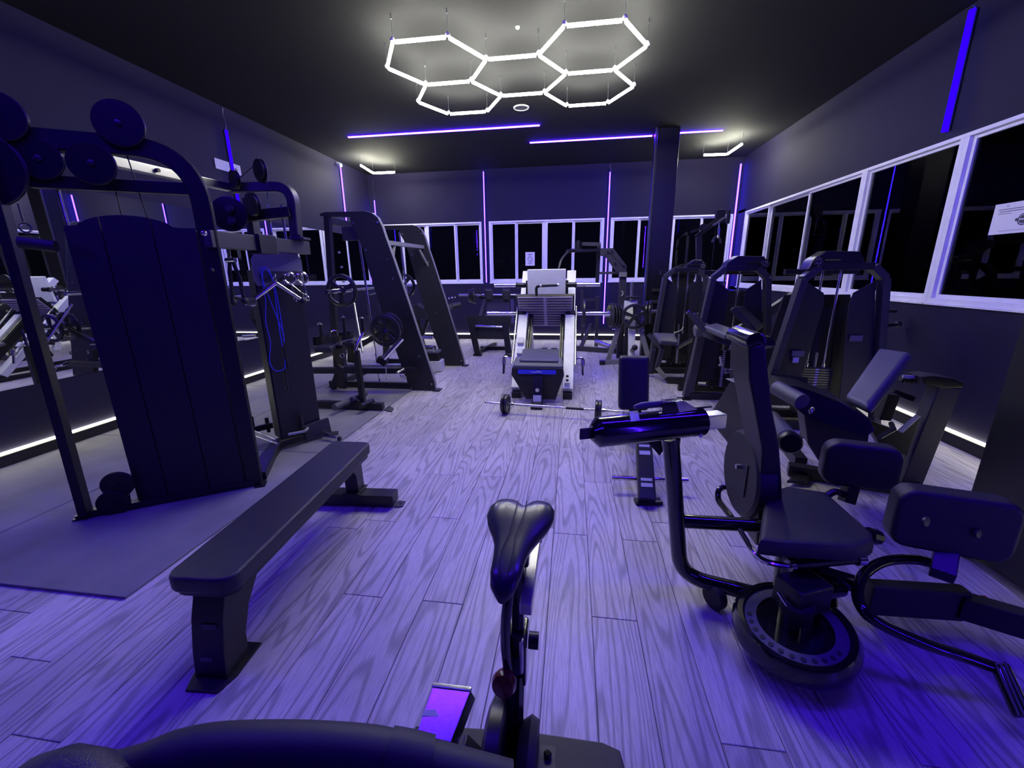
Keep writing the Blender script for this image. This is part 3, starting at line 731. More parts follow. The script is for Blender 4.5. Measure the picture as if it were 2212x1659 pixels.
# ---- smith machine (two tall curved side panels)
t = Thing('smith_machine', 'tall black smith machine with two big curved side panels and a guided bar', 'gym machine', (-2.3, 5.7, 0))
outer = [(-1.710, 4.930, 0.011), (-1.715, 4.930, 0.115), (-1.982, 4.930, 1.112), (-2.126, 4.930, 1.621), (-2.206, 4.930, 1.885), (-2.236, 4.930, 1.999), (-2.283, 4.930, 2.102), (-2.346, 4.930, 2.155), (-2.430, 4.930, 2.178), (-2.945, 4.930, 2.184), (-3.007, 4.930, 2.165), (-2.999, 4.930, 2.139), (-2.629, 4.930, 2.118), (-2.616, 4.930, 2.035), (-2.572, 4.930, 1.956), (-2.502, 4.930, 1.744), (-2.424, 4.930, 1.365), (-2.312, 4.930, 0.914), (-2.046, 4.930, 0.002)]
def shift(pts, dy): return [(p[0], p[1] + dy, p[2]) for p in pts]
for k, dy in enumerate((0, 1.48)):
    pn = t.part('side_panel', MB().prism(shift(outer, dy), (0, .065, 0), .004), 'shroud')
    edge = [(p[0] + .003, p[1] + dy + .0325, p[2]) for p in outer[:9]]
    t.part('lit_edge', MB().sweep(edge, .058, .008, (0, 1, 0), .002), 'mid', parent=pn)  # panel's front edge painted lighter, as light catches it
    b = MB()
    for px in ((-1.750, 4.920, 0.093), (-2.027, 4.920, 0.036), (-1.891, 4.920, 0.452), (-2.013, 4.920, 0.973), (-2.153, 4.920, 1.406), (-2.203, 4.920, 1.632), (-2.283, 4.920, 2.050), (-2.585, 4.920, 2.054), (-2.462, 4.920, 1.743), (-2.131, 4.920, 0.858), (-2.035, 4.920, 0.330)):
        b.cyl((px[0], px[1] + dy, px[2]), (px[0], px[1] + dy + .014, px[2]), .009, seg=8)
    t.part('panel_bolts', b, 'steel', parent=pn)
    t.part('base_rail', MB().bar((-3.18, 4.97 + dy, .05), (-1.98, 4.97 + dy, .05), .06, .09, (0, 1, 0)), 'black')
    t.part('foot', MB().box((-1.69, 4.96 + dy, .01), (.10, .12, .012), 0, .003), 'grey')
    t.part('foot', MB().box((-3.16, 4.96 + dy, .01), (.12, .12, .012), 0, .003), 'grey')
    t.part('rear_post', MB().bar((-3.06, 4.97 + dy, .05), (-2.93, 4.97 + dy, 2.15), .07, .07, (0, 1, 0)), 'black')
    t.part('guide_rod', MB().cyl((-2.62 - .0, 5.07 + dy * .88, 2.08), (-2.52, 5.07 + dy * .88, .08), .014), 'chrome')
    t.part('rear_leg', MB().bar((-3.12, 4.97 + dy, .05), (-2.92, 4.97 + dy, .5), .06, .06, (0, 1, 0)), 'black')
t.part('upper_crossbar', MB().bar((-2.232, 5.000, 1.827), (-2.290, 6.420, 1.855), .05, .07, (0, 0, 1)), 'mid')
t.part('brace', MB().bar((-2.236, 5.250, 1.811), (-2.170, 5.000, 1.607), .03, .03), 'mid'); t.part('brace', MB().bar((-2.281, 6.250, 1.819), (-2.213, 6.420, 1.573), .03, .03), 'mid')
t.part('rear_crossbar', MB().bar((-2.95, 5.0, 2.10), (-2.95, 6.42, 2.10), .06, .08, (1, 0, 0)), 'black')
t.part('rear_crossbar', MB().bar((-3.06, 5.0, .05), (-3.06, 6.42, .05), .06, .08, (1, 0, 0)), 'black')
t.part('bracket', MB().box((-2.63, 5.0, 1.94), (.30, .03, .16), 0, .004), 'grey')
t.part('spotter_pegs', MB().cyl((-2.80, 4.92, 1.72), (-2.80, 4.89, 1.72), .012).cyl((-2.79, 4.92, 1.55), (-2.79, 4.89, 1.55), .012).cyl((-2.78, 4.92, 1.38), (-2.78, 4.89, 1.38), .012), 'steel')
hb = (-2.716, 4.720, 1.276)
t.part('bar', MB().cyl((hb[0], 4.9, hb[2]), (hb[0], 6.75, hb[2]), .014), 'steel')
t.part('bar_sleeve', MB().cyl((hb[0] + .0, 4.40, hb[2]), (hb[0], 4.92, hb[2]), .025), 'chrome')
t.part('bar_sleeve', MB().cyl((hb[0], 6.46, hb[2]), (hb[0], 6.95, hb[2]), .025), 'chrome')

def plate(label, c, ax, R=.20, w=.035, spokes=5, group=None, rot=0.0, m='iron', ring=True):
    "cast plate with rim, hub and spokes"
    c = V3(c); ax = V3(ax).normalized(); u, v = perp(ax)
    t = Thing('weight_plate', label, 'weight plate', c, group)
    t.part('rim', MB().lathe(c - ax * w / 2, ax, [(0, R * .80), (0, R * .93), (w * .2, R), (w * .8, R), (w, R * .93), (w, R * .80), (w * .75, R * .77), (w * .25, R * .77), (0, R * .80)], 36), m)
    t.part('hub', MB().lathe(c - ax * w * .45, ax, [(0, .027), (0, R * .24), (w * .9, R * .24), (w * .9, .027), (0, .027)], 20), m)
    for k in range(spokes):
        a = rot + 2 * PI * k / spokes; d = u * math.cos(a) + v * math.sin(a); e = ax.cross(d)
        p0 = c + d * R * .22; p1 = c + d * R * .80; w0 = R * .11; w1 = R * .17; h = ax * w * .28
        t.part('spoke', MB().hull8([p0 - e * w0 - h, p1 - e * w1 - h, p1 + e * w1 - h, p0 + e * w0 - h, p0 - e * w0 + h, p1 - e * w1 + h, p1 + e * w1 + h, p0 + e * w0 + h], .004), m)
    return t
def disc_plate(label, c, ax, R=.11, w=.03, group=None, m='iron'):
    c = V3(c); ax = V3(ax).normalized()
    t = Thing('weight_plate', label, 'weight plate', c, group)
    t.part('disc', MB().lathe(c - ax * w / 2, ax, [(0, .016), (0, R * .3), (w * .2, R * .34), (w * .2, R * .78), (0, R * .84), (0, R * .94), (w * .25, R), (w * .75, R), (w, R * .94), (w, R * .84), (w * .8, R * .78), (w * .8, R * .34), (w, R * .3), (w, .016), (0, .016)], 30), m)
    return t
plate('black spoked weight plate on the near end of the smith machine bar', (hb[0], 4.72, hb[2]), (0, 1, 0), .195, .035, 3, rot=.4)
plate('black weight plate on the far end of the smith machine bar', (hb[0], 6.62, hb[2]), (0, 1, 0), .195, .035, 3, rot=.9)

# ---- plate loaded lever machine in front of the smith machine
t = Thing('lever_row_machine', 'low black lever machine with padded blocks and a pair of spoked plates, left of centre', 'gym machine', (-2.5, 4.6, 0))
t.part('base_rail', MB().bar((-3.426, 4.669, 0.300), (-1.888, 4.801, 0.300), .07, .08, (0, 0, 1)), 'black')
t.part('base_top', MB().bar((-3.022, 5.003, 0.300), (-1.965, 5.090, 0.300), .10, .03, (0, 1, 0)), 'steel')
t.part('front_leg', MB().bar((-3.063, 4.845, 0.030), (-2.821, 4.700, 0.364), .06, .07, (0, 1, 0)), 'black')
t.part('post', MB().bar((-2.863, 4.750, 0.062), (-2.830, 4.750, 0.618), .08, .09, (0, 1, 0)), 'black')
t.part('post', MB().bar((-2.838, 5.000, 0.348), (-2.803, 5.000, 0.637), .10, .10, (0, 1, 0)), 'black')
t.part('leg_pad', MB().slab([(-3.000, 4.450, 0.639), (-2.777, 4.450, 0.642), (-2.980, 5.000, 0.617), (-3.228, 5.000, 0.614)], -.07, .02), 'pad')
t.part('leg_pad', MB().slab([(-2.902, 4.900, 0.622), (-2.732, 4.900, 0.623), (-2.898, 5.300, 0.633), (-3.082, 5.300, 0.632)], -.07, .02), 'pad')
t.part('pad_bracket', MB().bar((-3.006, 4.500, 0.697), (-2.863, 5.100, 0.700), .10, .06, (0, 0, 1)), 'gloss')
for px in ((-2.973, 4.600, 0.865), (-2.840, 4.900, 0.916), (-2.699, 5.100, 0.883)):
    t.part('pin_post', MB().cyl((px[0], px[1], px[2] - .20), px, .022).cyl(px, (px[0], px[1], px[2] + .02), .028), 'black')
    t.part('pin_cap', MB().lathe((px[0], px[1], px[2] + .02), (0, 0, 1), [(0, .03), (.012, .03), (.018, .012), (.03, .012), (.03, .001)], 14), 'chrome')
t.part('pull_handle', MB().tube(fillet([(-2.865, 4.600, 0.738), (-2.850, 4.600, 0.805), (-2.825, 4.700, 0.809), (-2.827, 4.700, 0.746)], .03), .009, 8), 'chrome')
t.part('lever_arm', MB().bar((-2.565, 4.700, 0.612), (-2.355, 4.700, 0.728), .05, .06, (0, 1, 0)), 'black')
t.part('lever_arm', MB().bar((-2.355, 4.700, 0.728), (-2.206, 4.700, 0.807), .05, .05, (0, 1, 0)), 'black')
t.part('plate_peg', MB().cyl((-2.088, 4.450, 0.841), (-2.323, 4.950, 0.773), .022), 'chrome')
t.part('load_horn', MB().cyl((-2.113, 4.400, 0.524), (-1.913, 4.500, 0.745), .028), 'chrome')
t.part('horn_block', MB().obox((-2.142, 4.420, 0.493), (.05, 0, -.03), (0, .03, 0), (.02, 0, .035), .008), 'black')
t.part('lower_peg', MB().cyl((-2.055, 4.600, 0.315), (-2.012, 4.700, 0.338), .016), 'chrome')
t.part('chain', MB().tube(smooth([(-2.101, 4.400, 0.470), (-2.098, 4.400, 0.389), (-2.100, 4.400, 0.306)]), .005, 6), 'steel')
t.part('chain_end', MB().ball((-2.096, 4.400, 0.295), .014), 'green')
t.part('yoke', MB().tube(fillet([(-2.471, 5.000, 1.011), (-2.448, 5.000, 0.753)], .02), .008, 6).tube([(-2.398, 5.000, 1.239), (-2.410, 5.000, 0.754)], .010, 6), 'chrome')
t.part('yoke_bar', MB().cyl((-2.510, 5.000, 1.223), (-2.391, 5.000, 1.245), .014), 'chrome')
t.part('knob', MB().torus((-2.679, 4.500, 0.534), (.5, -.8, 0), .022, .007), 'chrome')
for px, lab in (((-2.135, 4.550, 0.827), 'black five spoke plate on the lever machine, nearer of the pair'), ((-2.177, 4.720, 0.838), 'black spoked plate on the lever machine, behind its twin')):
    plate(lab, px, (0, 1, 0), .185, .035, 5, 'plates on the lever machine', rot=.3)
t = Thing('carabiner_set', 'bunch of chrome carabiners hanging low before the smith machine panel', 'carabiner', (-1.973, 4.550, 0.356))
for px in ((-1.990, 4.550, 0.288), (-1.957, 4.550, 0.272), (-1.929, 4.550, 0.261)):
    t.part('carabiner', MB().torus(px, (1, .3, .2), .028, .005), 'chrome')

# ---- calf / foot roller post in front of it
t = Thing('roller_stand', 'black stand with upright post, bent chrome grip and low foot roller on the mat', 'gym machine', (-2.3, 4.15, 0))
t.part('base_rail', MB().bar((-2.805, 4.096, 0.060), (-2.022, 4.091, 0.060), .07, .07, (0, 0, 1)), 'black')
t.part('foot_plate', MB().prism([(-2.081, 4.136, 0.000), (-1.921, 4.057, 0.000), (-1.937, 4.167, 0.000), (-2.063, 4.289, 0.000)], (0, 0, .012), .003), 'grey')
t.part('post', MB().bar((-2.285, 4.150, 0.005), (-2.300, 4.150, 0.639), .055, .055, (0, 1, 0)), 'black')
t.part('grip', MB().tube(fillet([(-2.307, 4.150, 0.623), (-2.305, 4.150, 0.689), (-2.221, 4.200, 0.854)], .04), .014, 10), 'chrome')
t.part('collar', MB().cyl((-2.296, 4.150, 0.628), (-2.297, 4.150, 0.664), .032), 'black')
t.part('roller', MB().cyl((-2.467, 3.874, 0.100), (-2.389, 4.221, 0.100), .035, seg=18), 'greypad')
t.part('roller', MB().cyl((-2.371, 4.071, 0.130), (-2.331, 4.312, 0.130), .03, seg=18), 'greypad')
t.part('hinge', MB().ball((-2.183, 4.064, 0.090), .035).cyl((-2.205, 3.932, 0.100), (-2.164, 4.136, 0.100), .03), 'black')
t.part('bar', MB().cyl((-2.310, 4.300, 0.621), (-2.509, 4.600, 1.137), .012), 'steel')
# step box between the panels
t = Thing('step_box', 'small two tone step box between the smith machine panels', 'step', (-2.155, 6.236, 0.000))
t.part('lower_block', MB().box((-2.10, 6.05, .09), (.30, .22, .16), .1, .01), 'label')
t.part('upper_block', MB().box((-2.12, 6.05, .23), (.28, .20, .11), .1, .015), 'plastic')
t.part('top_pad', MB().box((-2.12, 6.05, .305), (.28, .20, .04), .1, .015), 'greypad')
t.part('handle', MB().tube(fillet([(-2.20, 5.94, .32), (-2.20, 5.93, .40), (-2.04, 5.93, .40), (-2.04, 5.94, .32)], .04), .008, 8), 'chrome')
# roller bench in the gap between the panels
t = Thing('roller_bench', 'dark padded roller bench seen between the smith machine panels', 'bench', (-2.7, 7.6, 0))
t.part('saddle_pad', MB().prism([(-2.961, 7.400, 0.775), (-2.907, 7.400, 0.901), (-2.833, 7.400, 0.934), (-2.749, 7.400, 0.867), (-2.663, 7.400, 0.834), (-2.641, 7.400, 0.648), (-2.837, 7.400, 0.647)], (0, .25, 0), .015), 'pad')
t.part('frame', MB().bar((-2.857, 7.500, 0.636), (-2.774, 7.500, 0.155), .06, .06, (0, 1, 0)).bar((-2.649, 7.500, 0.637), (-2.866, 7.500, 0.154), .06, .06, (0, 1, 0)), 'black')
t.part('base', MB().bar((-3.225, 7.923, 0.050), (-2.633, 7.748, 0.050), .08, .08, (0, 0, 1)), 'black')
t.part('chrome_rail', MB().cyl((-2.778, 7.300, 0.335), (-2.513, 7.300, 0.320), .03), 'steel')

# ================================================================== CENTRE
# ---- leg press at 45 degrees
t = Thing('leg_press', 'white and black leg press with a ribbed foot platform in the middle of the room', 'gym machine', (-.33, 5.2, 0))
for s, xa in ((-1, -.635), (1, -.022)):
    t.part('rail', MB().bar((xa, 4.80, .09), (xa + s * .012, 6.22, 1.45), .125, .09, (1, 0, 0), .006), 'white')
    t.part('rail_foot', MB().box((xa, 4.80, .035), (.11, .16, .07), 0, .008), 'plastic')
    xi = xa - s * .085
    t.part('guide_rod', MB().cyl((xi, 5.05, .33), (xi, 6.1, 1.33), .018), 'gloss')
    t.part('inner_channel', MB().bar((xi - s * .01, 5.0, .20), (xi - s * .01, 6.1, 1.25), .05, .12, (1, 0, 0), .004), 'plastic')
    t.part('side_rod', MB().cyl((xa + s * .085, 4.98, .36), (xa + s * .085, 5.62, 1.02), .012), 'chrome')
    for f in (.42, .62):
        t.part('safety_stop', MB().cyl((xa + s * .02, 4.80 + 1.42 * f, .13 + 1.36 * f), (xa + s * .14, 4.80 + 1.42 * f - .04, .13 + 1.36 * f - .08), .016), 'black')
    t.part('handle', MB().tube(fillet([(xa + s * .09, 4.95, .44), (xa + s * .17, 4.93, .47), (xa + s * .17, 4.88, .26)], .04), .016, 10), 'chrome')
    t.part('handle_grip', MB().cyl((xa + s * .17, 4.92, .44), (xa + s * .17, 4.905, .37), .027), 'steel')
    t.part('rear_leg', MB().bar((xa, 6.15, 1.38), (xa, 6.75, .04), .08, .08, (1, 0, 0)), 'white')
    t.part('floor_beam', MB().bar((xa, 4.82, .035), (xa, 6.8, .035), .06, .06, (1, 0, 0)), 'plastic')
t.part('cross_beam', MB().bar((-.66, 6.76, .05), (0, 6.76, .05), .08, .08, (0, 0, 1)), 'plastic')
for xs_ in (-.42, -.26): t.part('spring_block', MB().box((xs_, 6.6, .18), (.10, .10, .2), 0, .01), 'plastic')
t.part('rail_sticker', MB().obox((-.635, 5.26, .59), (.04, 0, 0), (0, .03, .029), (0, -.034, .035), 0).obox((-.635, 5.14, .475), (.035, 0, 0), (0, .028, .027), (0, -.034, .035), 0), 'label')
t.part('lock_plate', MB().obox((-.03, 4.86, .20), (.03, 0, 0), (0, .05, .048), (0, -.038, .039), .002), 'white')
t.part('lock_knob', MB().ball((-.03, 4.84, .255), .018).ball((-.03, 4.80, .215), .018), 'plastic')
# sledge
Qy, Qz = 5.46, 1.165
ft = [V3((-.715, Qy, Qz)), V3((-.335, Qy, Qz)), V3((-.335, Qy + .33, Qz - .415)), V3((-.61, Qy + .33, Qz - .415)), V3((-.715, Qy + .15, Qz - .19))]
nrm = V3((0, -.78, -.62))
t.part('platform_backing', MB().prism([V3((-.725, Qy, Qz)), V3((.035, Qy, Qz)), V3((.035, Qy + .155, Qz - .195)), V3((-.075, Qy + .34, Qz - .425)), V3((-.61, Qy + .34, Qz - .425)), V3((-.725, Qy + .155, Qz - .195))], -nrm * .04, .008), 'plastic')
for s in (0, 1):
    mx = lambda p: V3((-.69 - p.x, p.y, p.z)) if s else p
    pts = [mx(p + V3((.012 if i in (0, 3, 4) else -.006, .008, -.010))) for i, p in enumerate(ft)]
    pl = t.part('foot_platform', MB().prism(pts, nrm * .012, .003), 'tread')
    b = MB()
    for k in range(11):
        f = (k + .8) / 11.6; y = Qy + .33 * f; z = Qz - .415 * f
        x0_ = -.69 if f < .45 else -.69 + (f - .45) / .55 * .105
        x1_ = -.365
        xa, xb = (x0_, x1_) if not s else (-.69 - x1_, -.69 - x0_)
        b.obox(V3(((xa + xb) / 2, y, z)) + nrm * .0215, V3(((xb - xa) / 2, 0, 0)), V3((0, .0035, -.0044)), nrm * .002, 0)
    t.part('groove', b, 'plastic', parent=pl)
t.part('weight_shield', MB().slab([(-.595, 5.72, 1.50), (-.085, 5.72, 1.50), (-.085, 5.78, 1.10), (-.595, 5.78, 1.10)], -.04, .006), 'white')
t.part('sledge_frame', MB().bar((-.66, 5.80, .98), (-.03, 5.80, .98), .10, .10, (0, 0, 1)).bar((-.60, 5.85, .95), (-.60, 5.85, 1.35), .06, .06, (1, 0, 0)).bar((-.08, 5.85, .95), (-.08, 5.85, 1.35), .06, .06, (1, 0, 0)), 'plastic')
t.part('sledge_foot', MB().bar((-.585, 5.70, .62), (-.575, 5.72, .76), .05, .05).bar((-.10, 5.70, .62), (-.10, 5.72, .76), .05, .05), 'mid')
for z, x0_, x1_ in ((1.295, -1.03, .36), (.925, -1.14, .50)):
    yy = 5.62
    for s, xe, xi in ((-1, x0_, -.74), (1, x1_, .06)):
        t.part('plate_horn', MB().cyl((xe, yy, z), (xi, yy, z), .026), 'chrome')
        t.part('horn_collar', MB().lathe((xi, yy, z), (-s, 0, 0), [(0, .02), (0, .038), (.03, .038), (.03, .03), (.12, .034), (.14, .02)], 16), 'plastic')
t.part('grab_bar', MB().tube(fillet([(-.45, 5.44, 1.17), (-.45, 5.38, 1.29), (-.17, 5.38, 1.30)], .05), .018, 10), 'plastic')
t.part('grab_bar_cap', MB().cyl((-.40, 5.38, 1.29), (-.38, 5.38, 1.29), .021).cyl((-.185, 5.38, 1.30), (-.165, 5.38, 1.30), .021), 'chrome')
# seat
t.part('back_pad', MB().slab([(-.655, 4.56, .43), (-.070, 4.56, .43), (-.09, 4.74, .52), (-.635, 4.74, .52)], -.085, .03, 4), 'greypad')
t.part('head_cushion', MB().slab([(-.58, 4.62, .49), (-.13, 4.62, .49), (-.13, 5.0, .56), (-.58, 5.0, .56)], -.05, .02, 3), 'greypad')
t.part('seat_cover', MB().prism([(-.655, 4.555, .41), (-.075, 4.555, .41), (-.065, 4.555, .33), (-.155, 4.57, .04), (-.50, 4.57, .04), (-.665, 4.555, .33)], (0, .06, 0), .01), 'shroud')
t.part('cover_recess', MB().prism([(-.59, 4.551, .32), (-.13, 4.551, .32), (-.20, 4.563, .13), (-.47, 4.563, .13)], (0, .003, 0), 0), 'skirt')
t.part('name_plate', MB().slab([(-.585, 4.545, .395), (-.155, 4.545, .395), (-.155, 4.545, .345), (-.585, 4.545, .345)], .004, 0), 'bluerope')  # blue colour stands in for LED light reflected in the plate
t.part('name_plate_mark', MB().tube(smooth([(-.44, 4.541, .372), (-.40, 4.541, .366), (-.36, 4.541, .378), (-.32, 4.541, .376)]), .003, 5).tube(smooth([(-.40, 4.541, .362), (-.36, 4.541, .368), (-.31, 4.541, .362)]), .003, 5), 'label')
t.part('seat_post', MB().bar((-.355, 4.52, .33), (-.355, 4.42, .05), .11, .05, (1, 0, 0)), 'black')
t.part('post_cap', MB().box((-.355, 4.38, .035), (.13, .14, .06), 0, .01), 'plastic')
t.part('post_sticker', MB().obox((-.355, 4.408, .10), (.045, 0, 0), (0, .012, .033), (0, -.002, 0), 0), 'label')
t.part('post_bolt', MB().cyl((-.355, 4.44, .19), (-.355, 4.425, .19), .022), 'steel')
disc_plate('single thin plate on the lower right horn of the leg press', (.165, 5.62, .925), (1, 0, 0), .175, .035)

# ---- barbell on the floor
t = Thing('barbell', 'thin straight barbell lying on the floor before the leg press', 'barbell', (-.2, 4.1, 0))
pL, pR = V3((-.905, 4.19, .105)), V3((.545, 4.02, .105)); dd = (pR - pL).normalized()
t.part('bar', MB().cyl(pL, pR, .012, seg=12), 'chrome')
t.part('grip', MB().cyl(pL + dd * .88, pL + dd * 1.06, .0135), 'plastic'); t.part('grip', MB().cyl(pL + dd * .35, pL + dd * .70, .0135), 'steel')
for s in (.30, 1.245):
    t.part('spin_collar', MB().lathe(pL + dd * s, dd, [(0, .012), (0, .024), (.018, .024), (.018, .018), (.03, .018), (.03, .012)], 10), 'chrome')
for s, lab in ((.215, 'outer small plate on the left end of the floor barbell'), (.252, 'inner small plate on the left end of the floor barbell'), (1.19, 'inner small plate on the right end of the floor barbell'), (1.222, 'outer small plate on the right end of the floor barbell')):
    disc_plate(lab, pL + dd * s, dd, .104, .03, 'small plates on the floor barbell')

# ---- preacher / hyper bench left of the leg press
t = Thing('incline_bench', 'black incline bench with a wide footplate and a ribbed rail, left of the leg press', 'gym machine', (-1.45, 7.5, 0))
Y0 = 7.41
t.part('foot_board', MB().prism([(-1.929, 7.410, 0.715), (-1.061, 7.410, 0.700), (-1.126, 7.410, 0.290), (-1.798, 7.410, 0.310)], (0, .03, 0), .004), 'shroud')
for q, w in ((((-1.813, 7.380, 0.635), (-1.679, 7.300, 0.038))), (((-1.175, 7.380, 0.629), (-1.105, 7.300, 0.046)))):
    t.part('leg', MB().bar(q, w, .11, .05, (1, 0, 0)), 'black')
    t.part('foot', MB().box((w[0], w[1], .015), (.15, .12, .025), 0, .004), 'plastic')
t.part('chrome_bar', MB().cyl((-1.715, 7.350, 0.539), (-1.223, 7.350, 0.524), .02), 'chrome')
t.part('slope_pad', MB().slab([(-1.600, 7.900, 0.948), (-1.163, 7.900, 0.946), (-1.091, 7.500, 0.691), (-1.588, 7.500, 0.690)], .08, .02), 'pad')
t.part('frame_rail', MB().bar((-1.636, 7.900, 0.965), (-1.649, 7.500, 0.690), .06, .06).bar((-1.118, 7.900, 0.963), (-1.050, 7.500, 0.557), .06, .06), 'grey')
for q in ((-1.561, 7.900, 1.060), (-1.223, 7.900, 1.058)):
    t.part('shoulder_pad', MB().box(q, (.17, .10, .24), 0, .05, 4), 'pad')
t.part('cross_bar', MB().bar((-1.763, 7.950, 1.006), (-0.956, 7.950, 1.002), .05, .05), 'black')
t.part('load_bar', MB().cyl((-2.149, 7.900, 1.063), (-0.732, 7.900, 1.055), .022), 'steel')
t.part('base_rail', MB().bar((-1.75, 7.9, .04), (-1.2, 7.9, .04), .06, .07, (0, 0, 1)).bar((-1.72, 7.35, .04), (-1.55, 8.4, .04), .06, .07, (0, 0, 1)), 'black')
cx = V3((-1.904, 7.900, 1.062))
for k in range(3):
    disc_plate('%s of three edge-on plates on the incline bench bar' % ('leftmost', 'middle', 'rightmost')[k], cx + V3((k * .045 - .02, 0, -.02)), (1, 0, 0), (.12, .135, .15)[k], .032, 'plates on the incline bench bar')
t.part('bar_bracket', MB().bar((-1.773, 7.900, 1.165), (-1.671, 7.900, 1.009), .04, .04), 'black')
# short dumbbell rack pegs on the back wall
t = Thing('wall_roller', 'thick black foam roller bar at the end of the far smith panel', 'roller', (-2.061, 7.200, 0.898))
t.part('roller', MB().cyl((-2.163, 7.200, 0.882), (-1.960, 7.300, 0.923), .055, seg=18), 'rubber')
t.part('cap', MB().lathe((-2.097, 7.120, 0.896), (0, -1, 0), [(0, .045), (.01, .045), (.012, .02), (.02, .0)], 16), 'steel')
t.part('arm', MB().bar((-2.208, 7.250, 0.788), (-2.261, 7.300, 0.576), .05, .05), 'black')
t.part('leg', MB().bar((-2.148, 7.300, 0.576), (-2.033, 7.300, 0.282), .06, .05).bar((-2.033, 7.300, 0.282), (-2.176, 7.300, 0.048), .06, .05), 'black')
t.part('pin', MB().ball((-2.167, 7.300, 1.037), .018).ball((-2.107, 7.300, 1.045), .018).ball((-2.056, 7.300, 1.053), .014), 'chrome')

# ---- pulldown / lateral machine behind the plate tree
t = Thing('swing_arm_machine', 'tall dark machine with a cranked upper arm before the far windows', 'gym machine', (.86, 7.3, 0))
yb = 7.3
t.part('column', MB().bar((0.851, 7.300, -0.017), (0.832, 7.300, 1.467), .11, .10, (1, 0, 0)), 'grey')
t.part('column_glint', MB().bar((0.823, 7.240, 1.371), (0.826, 7.240, 1.445), .12, .10, (1, 0, 0)), 'mid')  # paler grey band stands in for the LED reflection on the column
t.part('column_mark', MB().tube(smooth([(0.819, 7.230, 1.148), (0.844, 7.230, 1.103), (0.817, 7.230, 1.058)]), .008, 5), 'label')
t.part('crank_plate', MB().prism([(0.445, 7.250, 1.830), (0.652, 7.250, 1.826), (0.881, 7.250, 1.547), (0.879, 7.250, 1.459), (0.731, 7.250, 1.446), (0.532, 7.250, 1.705), (0.450, 7.250, 1.714)], (0, .14, 0), .01), 'grey')
t.part('crank_slot', MB().bar((0.580, 7.240, 1.776), (0.813, 7.240, 1.548), .014, .01, (0, 1, 0), 0), 'skirt')
for q in ((0.632, 7.240, 1.775), (0.685, 7.240, 1.593), (0.829, 7.240, 1.540), (0.566, 7.240, 1.762)):
    t.part('bolt', MB().cyl(q, V3(q) + V3((0, -.02, 0)), .018), 'plastic')
t.part('pivot_beam', MB().bar((0.153, 7.300, 1.904), (0.446, 7.300, 1.891), .06, .055, (0, 1, 0)), 'grey')
t.part('pivot_hub', MB().cyl((0.087, 7.300, 1.825), (0.084, 7.300, 1.942), .06).cyl((0.084, 7.300, 1.928), (0.083, 7.300, 1.964), .025), 'plastic')
t.part('swing_arm', MB().bar((0.004, 7.200, 1.793), (0.472, 7.300, 1.803), .05, .04, (0, 1, 0)).cyl((-0.093, 7.100, 1.783), (0.019, 7.200, 1.800), .03), 'black')
t.part('swing_arm', MB().sweep(fillet([(-0.085, 7.100, 1.776), (-0.185, 7.000, 1.659), (-0.218, 6.950, 1.516)], .2), .05, .03, (0, 1, 0), .003), 'grey')
t.part('side_post', MB().bar((0.429, 7.500, 1.280), (0.435, 7.500, 1.903), .06, .06, (1, 0, 0)), 'black')
t.part('side_link', MB().bar((0.454, 7.500, 1.435), (0.777, 7.400, 1.438), .05, .04, (0, 1, 0)), 'grey')
t.part('base_rail', MB().bar((.88, 6.95, .05), (.88, 8.2, .05), .09, .09, (1, 0, 0)), 'black')
# rack frame behind
t = Thing('squat_frame', 'dark open rack frame standing close to the far wall', 'rack', (.2, 8.5, 0))
t.part('post', MB().bar((0.517, 8.500, -0.218), (0.506, 8.500, 0.991), .07, .07), 'grey'); t.part('post', MB().bar((0.238, 8.600, 0.098), (0.197, 8.600, 1.123), .06, .06), 'grey')
t.part('cross_bar', MB().bar((0.212, 8.550, 0.917), (0.503, 8.550, 0.916), .04, .05).bar((0.218, 8.550, 0.698), (0.511, 8.550, 0.697), .04, .05), 'grey')
t.part('brace', MB().bar((0.125, 8.000, -0.125), (0.400, 8.500, 0.444), .06, .06).bar((0.122, 8.000, -0.034), (0.389, 8.300, -0.011), .06, .06), 'grey')
t.part('base_rail', MB().bar((0.110, 7.936, 0.050), (0.823, 7.692, 0.050), .08, .08, (0, 0, 1)), 'grey')
t.part('foot_roller', MB().cyl((0.469, 7.900, 0.184), (0.720, 7.700, 0.133), .04), 'steel')

# ---- plate tree
t = Thing('plate_tree', 'grey a-frame plate tree loaded with plates, right of the leg press', 'plate rack', (.95, 6.85, 0))
ap_ = V3((0.928, 6.800, 0.995))
t.part('leg', MB().bar((0.614, 6.850, 0.039), (0.812, 6.800, 0.793), .07, .06, (1, 0, 0)), 'mid')
t.part('leg', MB().bar((1.223, 6.600, 0.101), (1.054, 6.700, 0.660), .07, .06, (1, 0, 0)), 'mid')
t.part('leg', MB().bar((0.920, 7.100, 0.016), (0.904, 6.950, 0.630), .07, .06, (1, 0, 0)), 'grey')
t.part('post', MB().bar((0.957, 6.620, 0.122), (0.937, 6.800, 0.973), .10, .08, (1, 0, 0)), 'white')
t.part('top_cap', MB().prism([(0.826, 6.780, 1.011), (1.022, 6.780, 1.017), (0.999, 6.780, 0.723), (0.807, 6.780, 0.723)], (0, .08, 0), .006), 'white')
t.part('foot_rail', MB().bar((0.510, 6.738, 0.030), (0.921, 6.808, 0.030), .08, .06, (0, 0, 1)), 'mid')
t.part('foot_cap', MB().box((0.515, 6.715, 0.035), (.09, .10, .07), 0, .008), 'plastic')
t.part('top_peg', MB().cyl((0.928, 6.800, 0.995), (0.917, 6.800, 1.298), .024), 'steel')
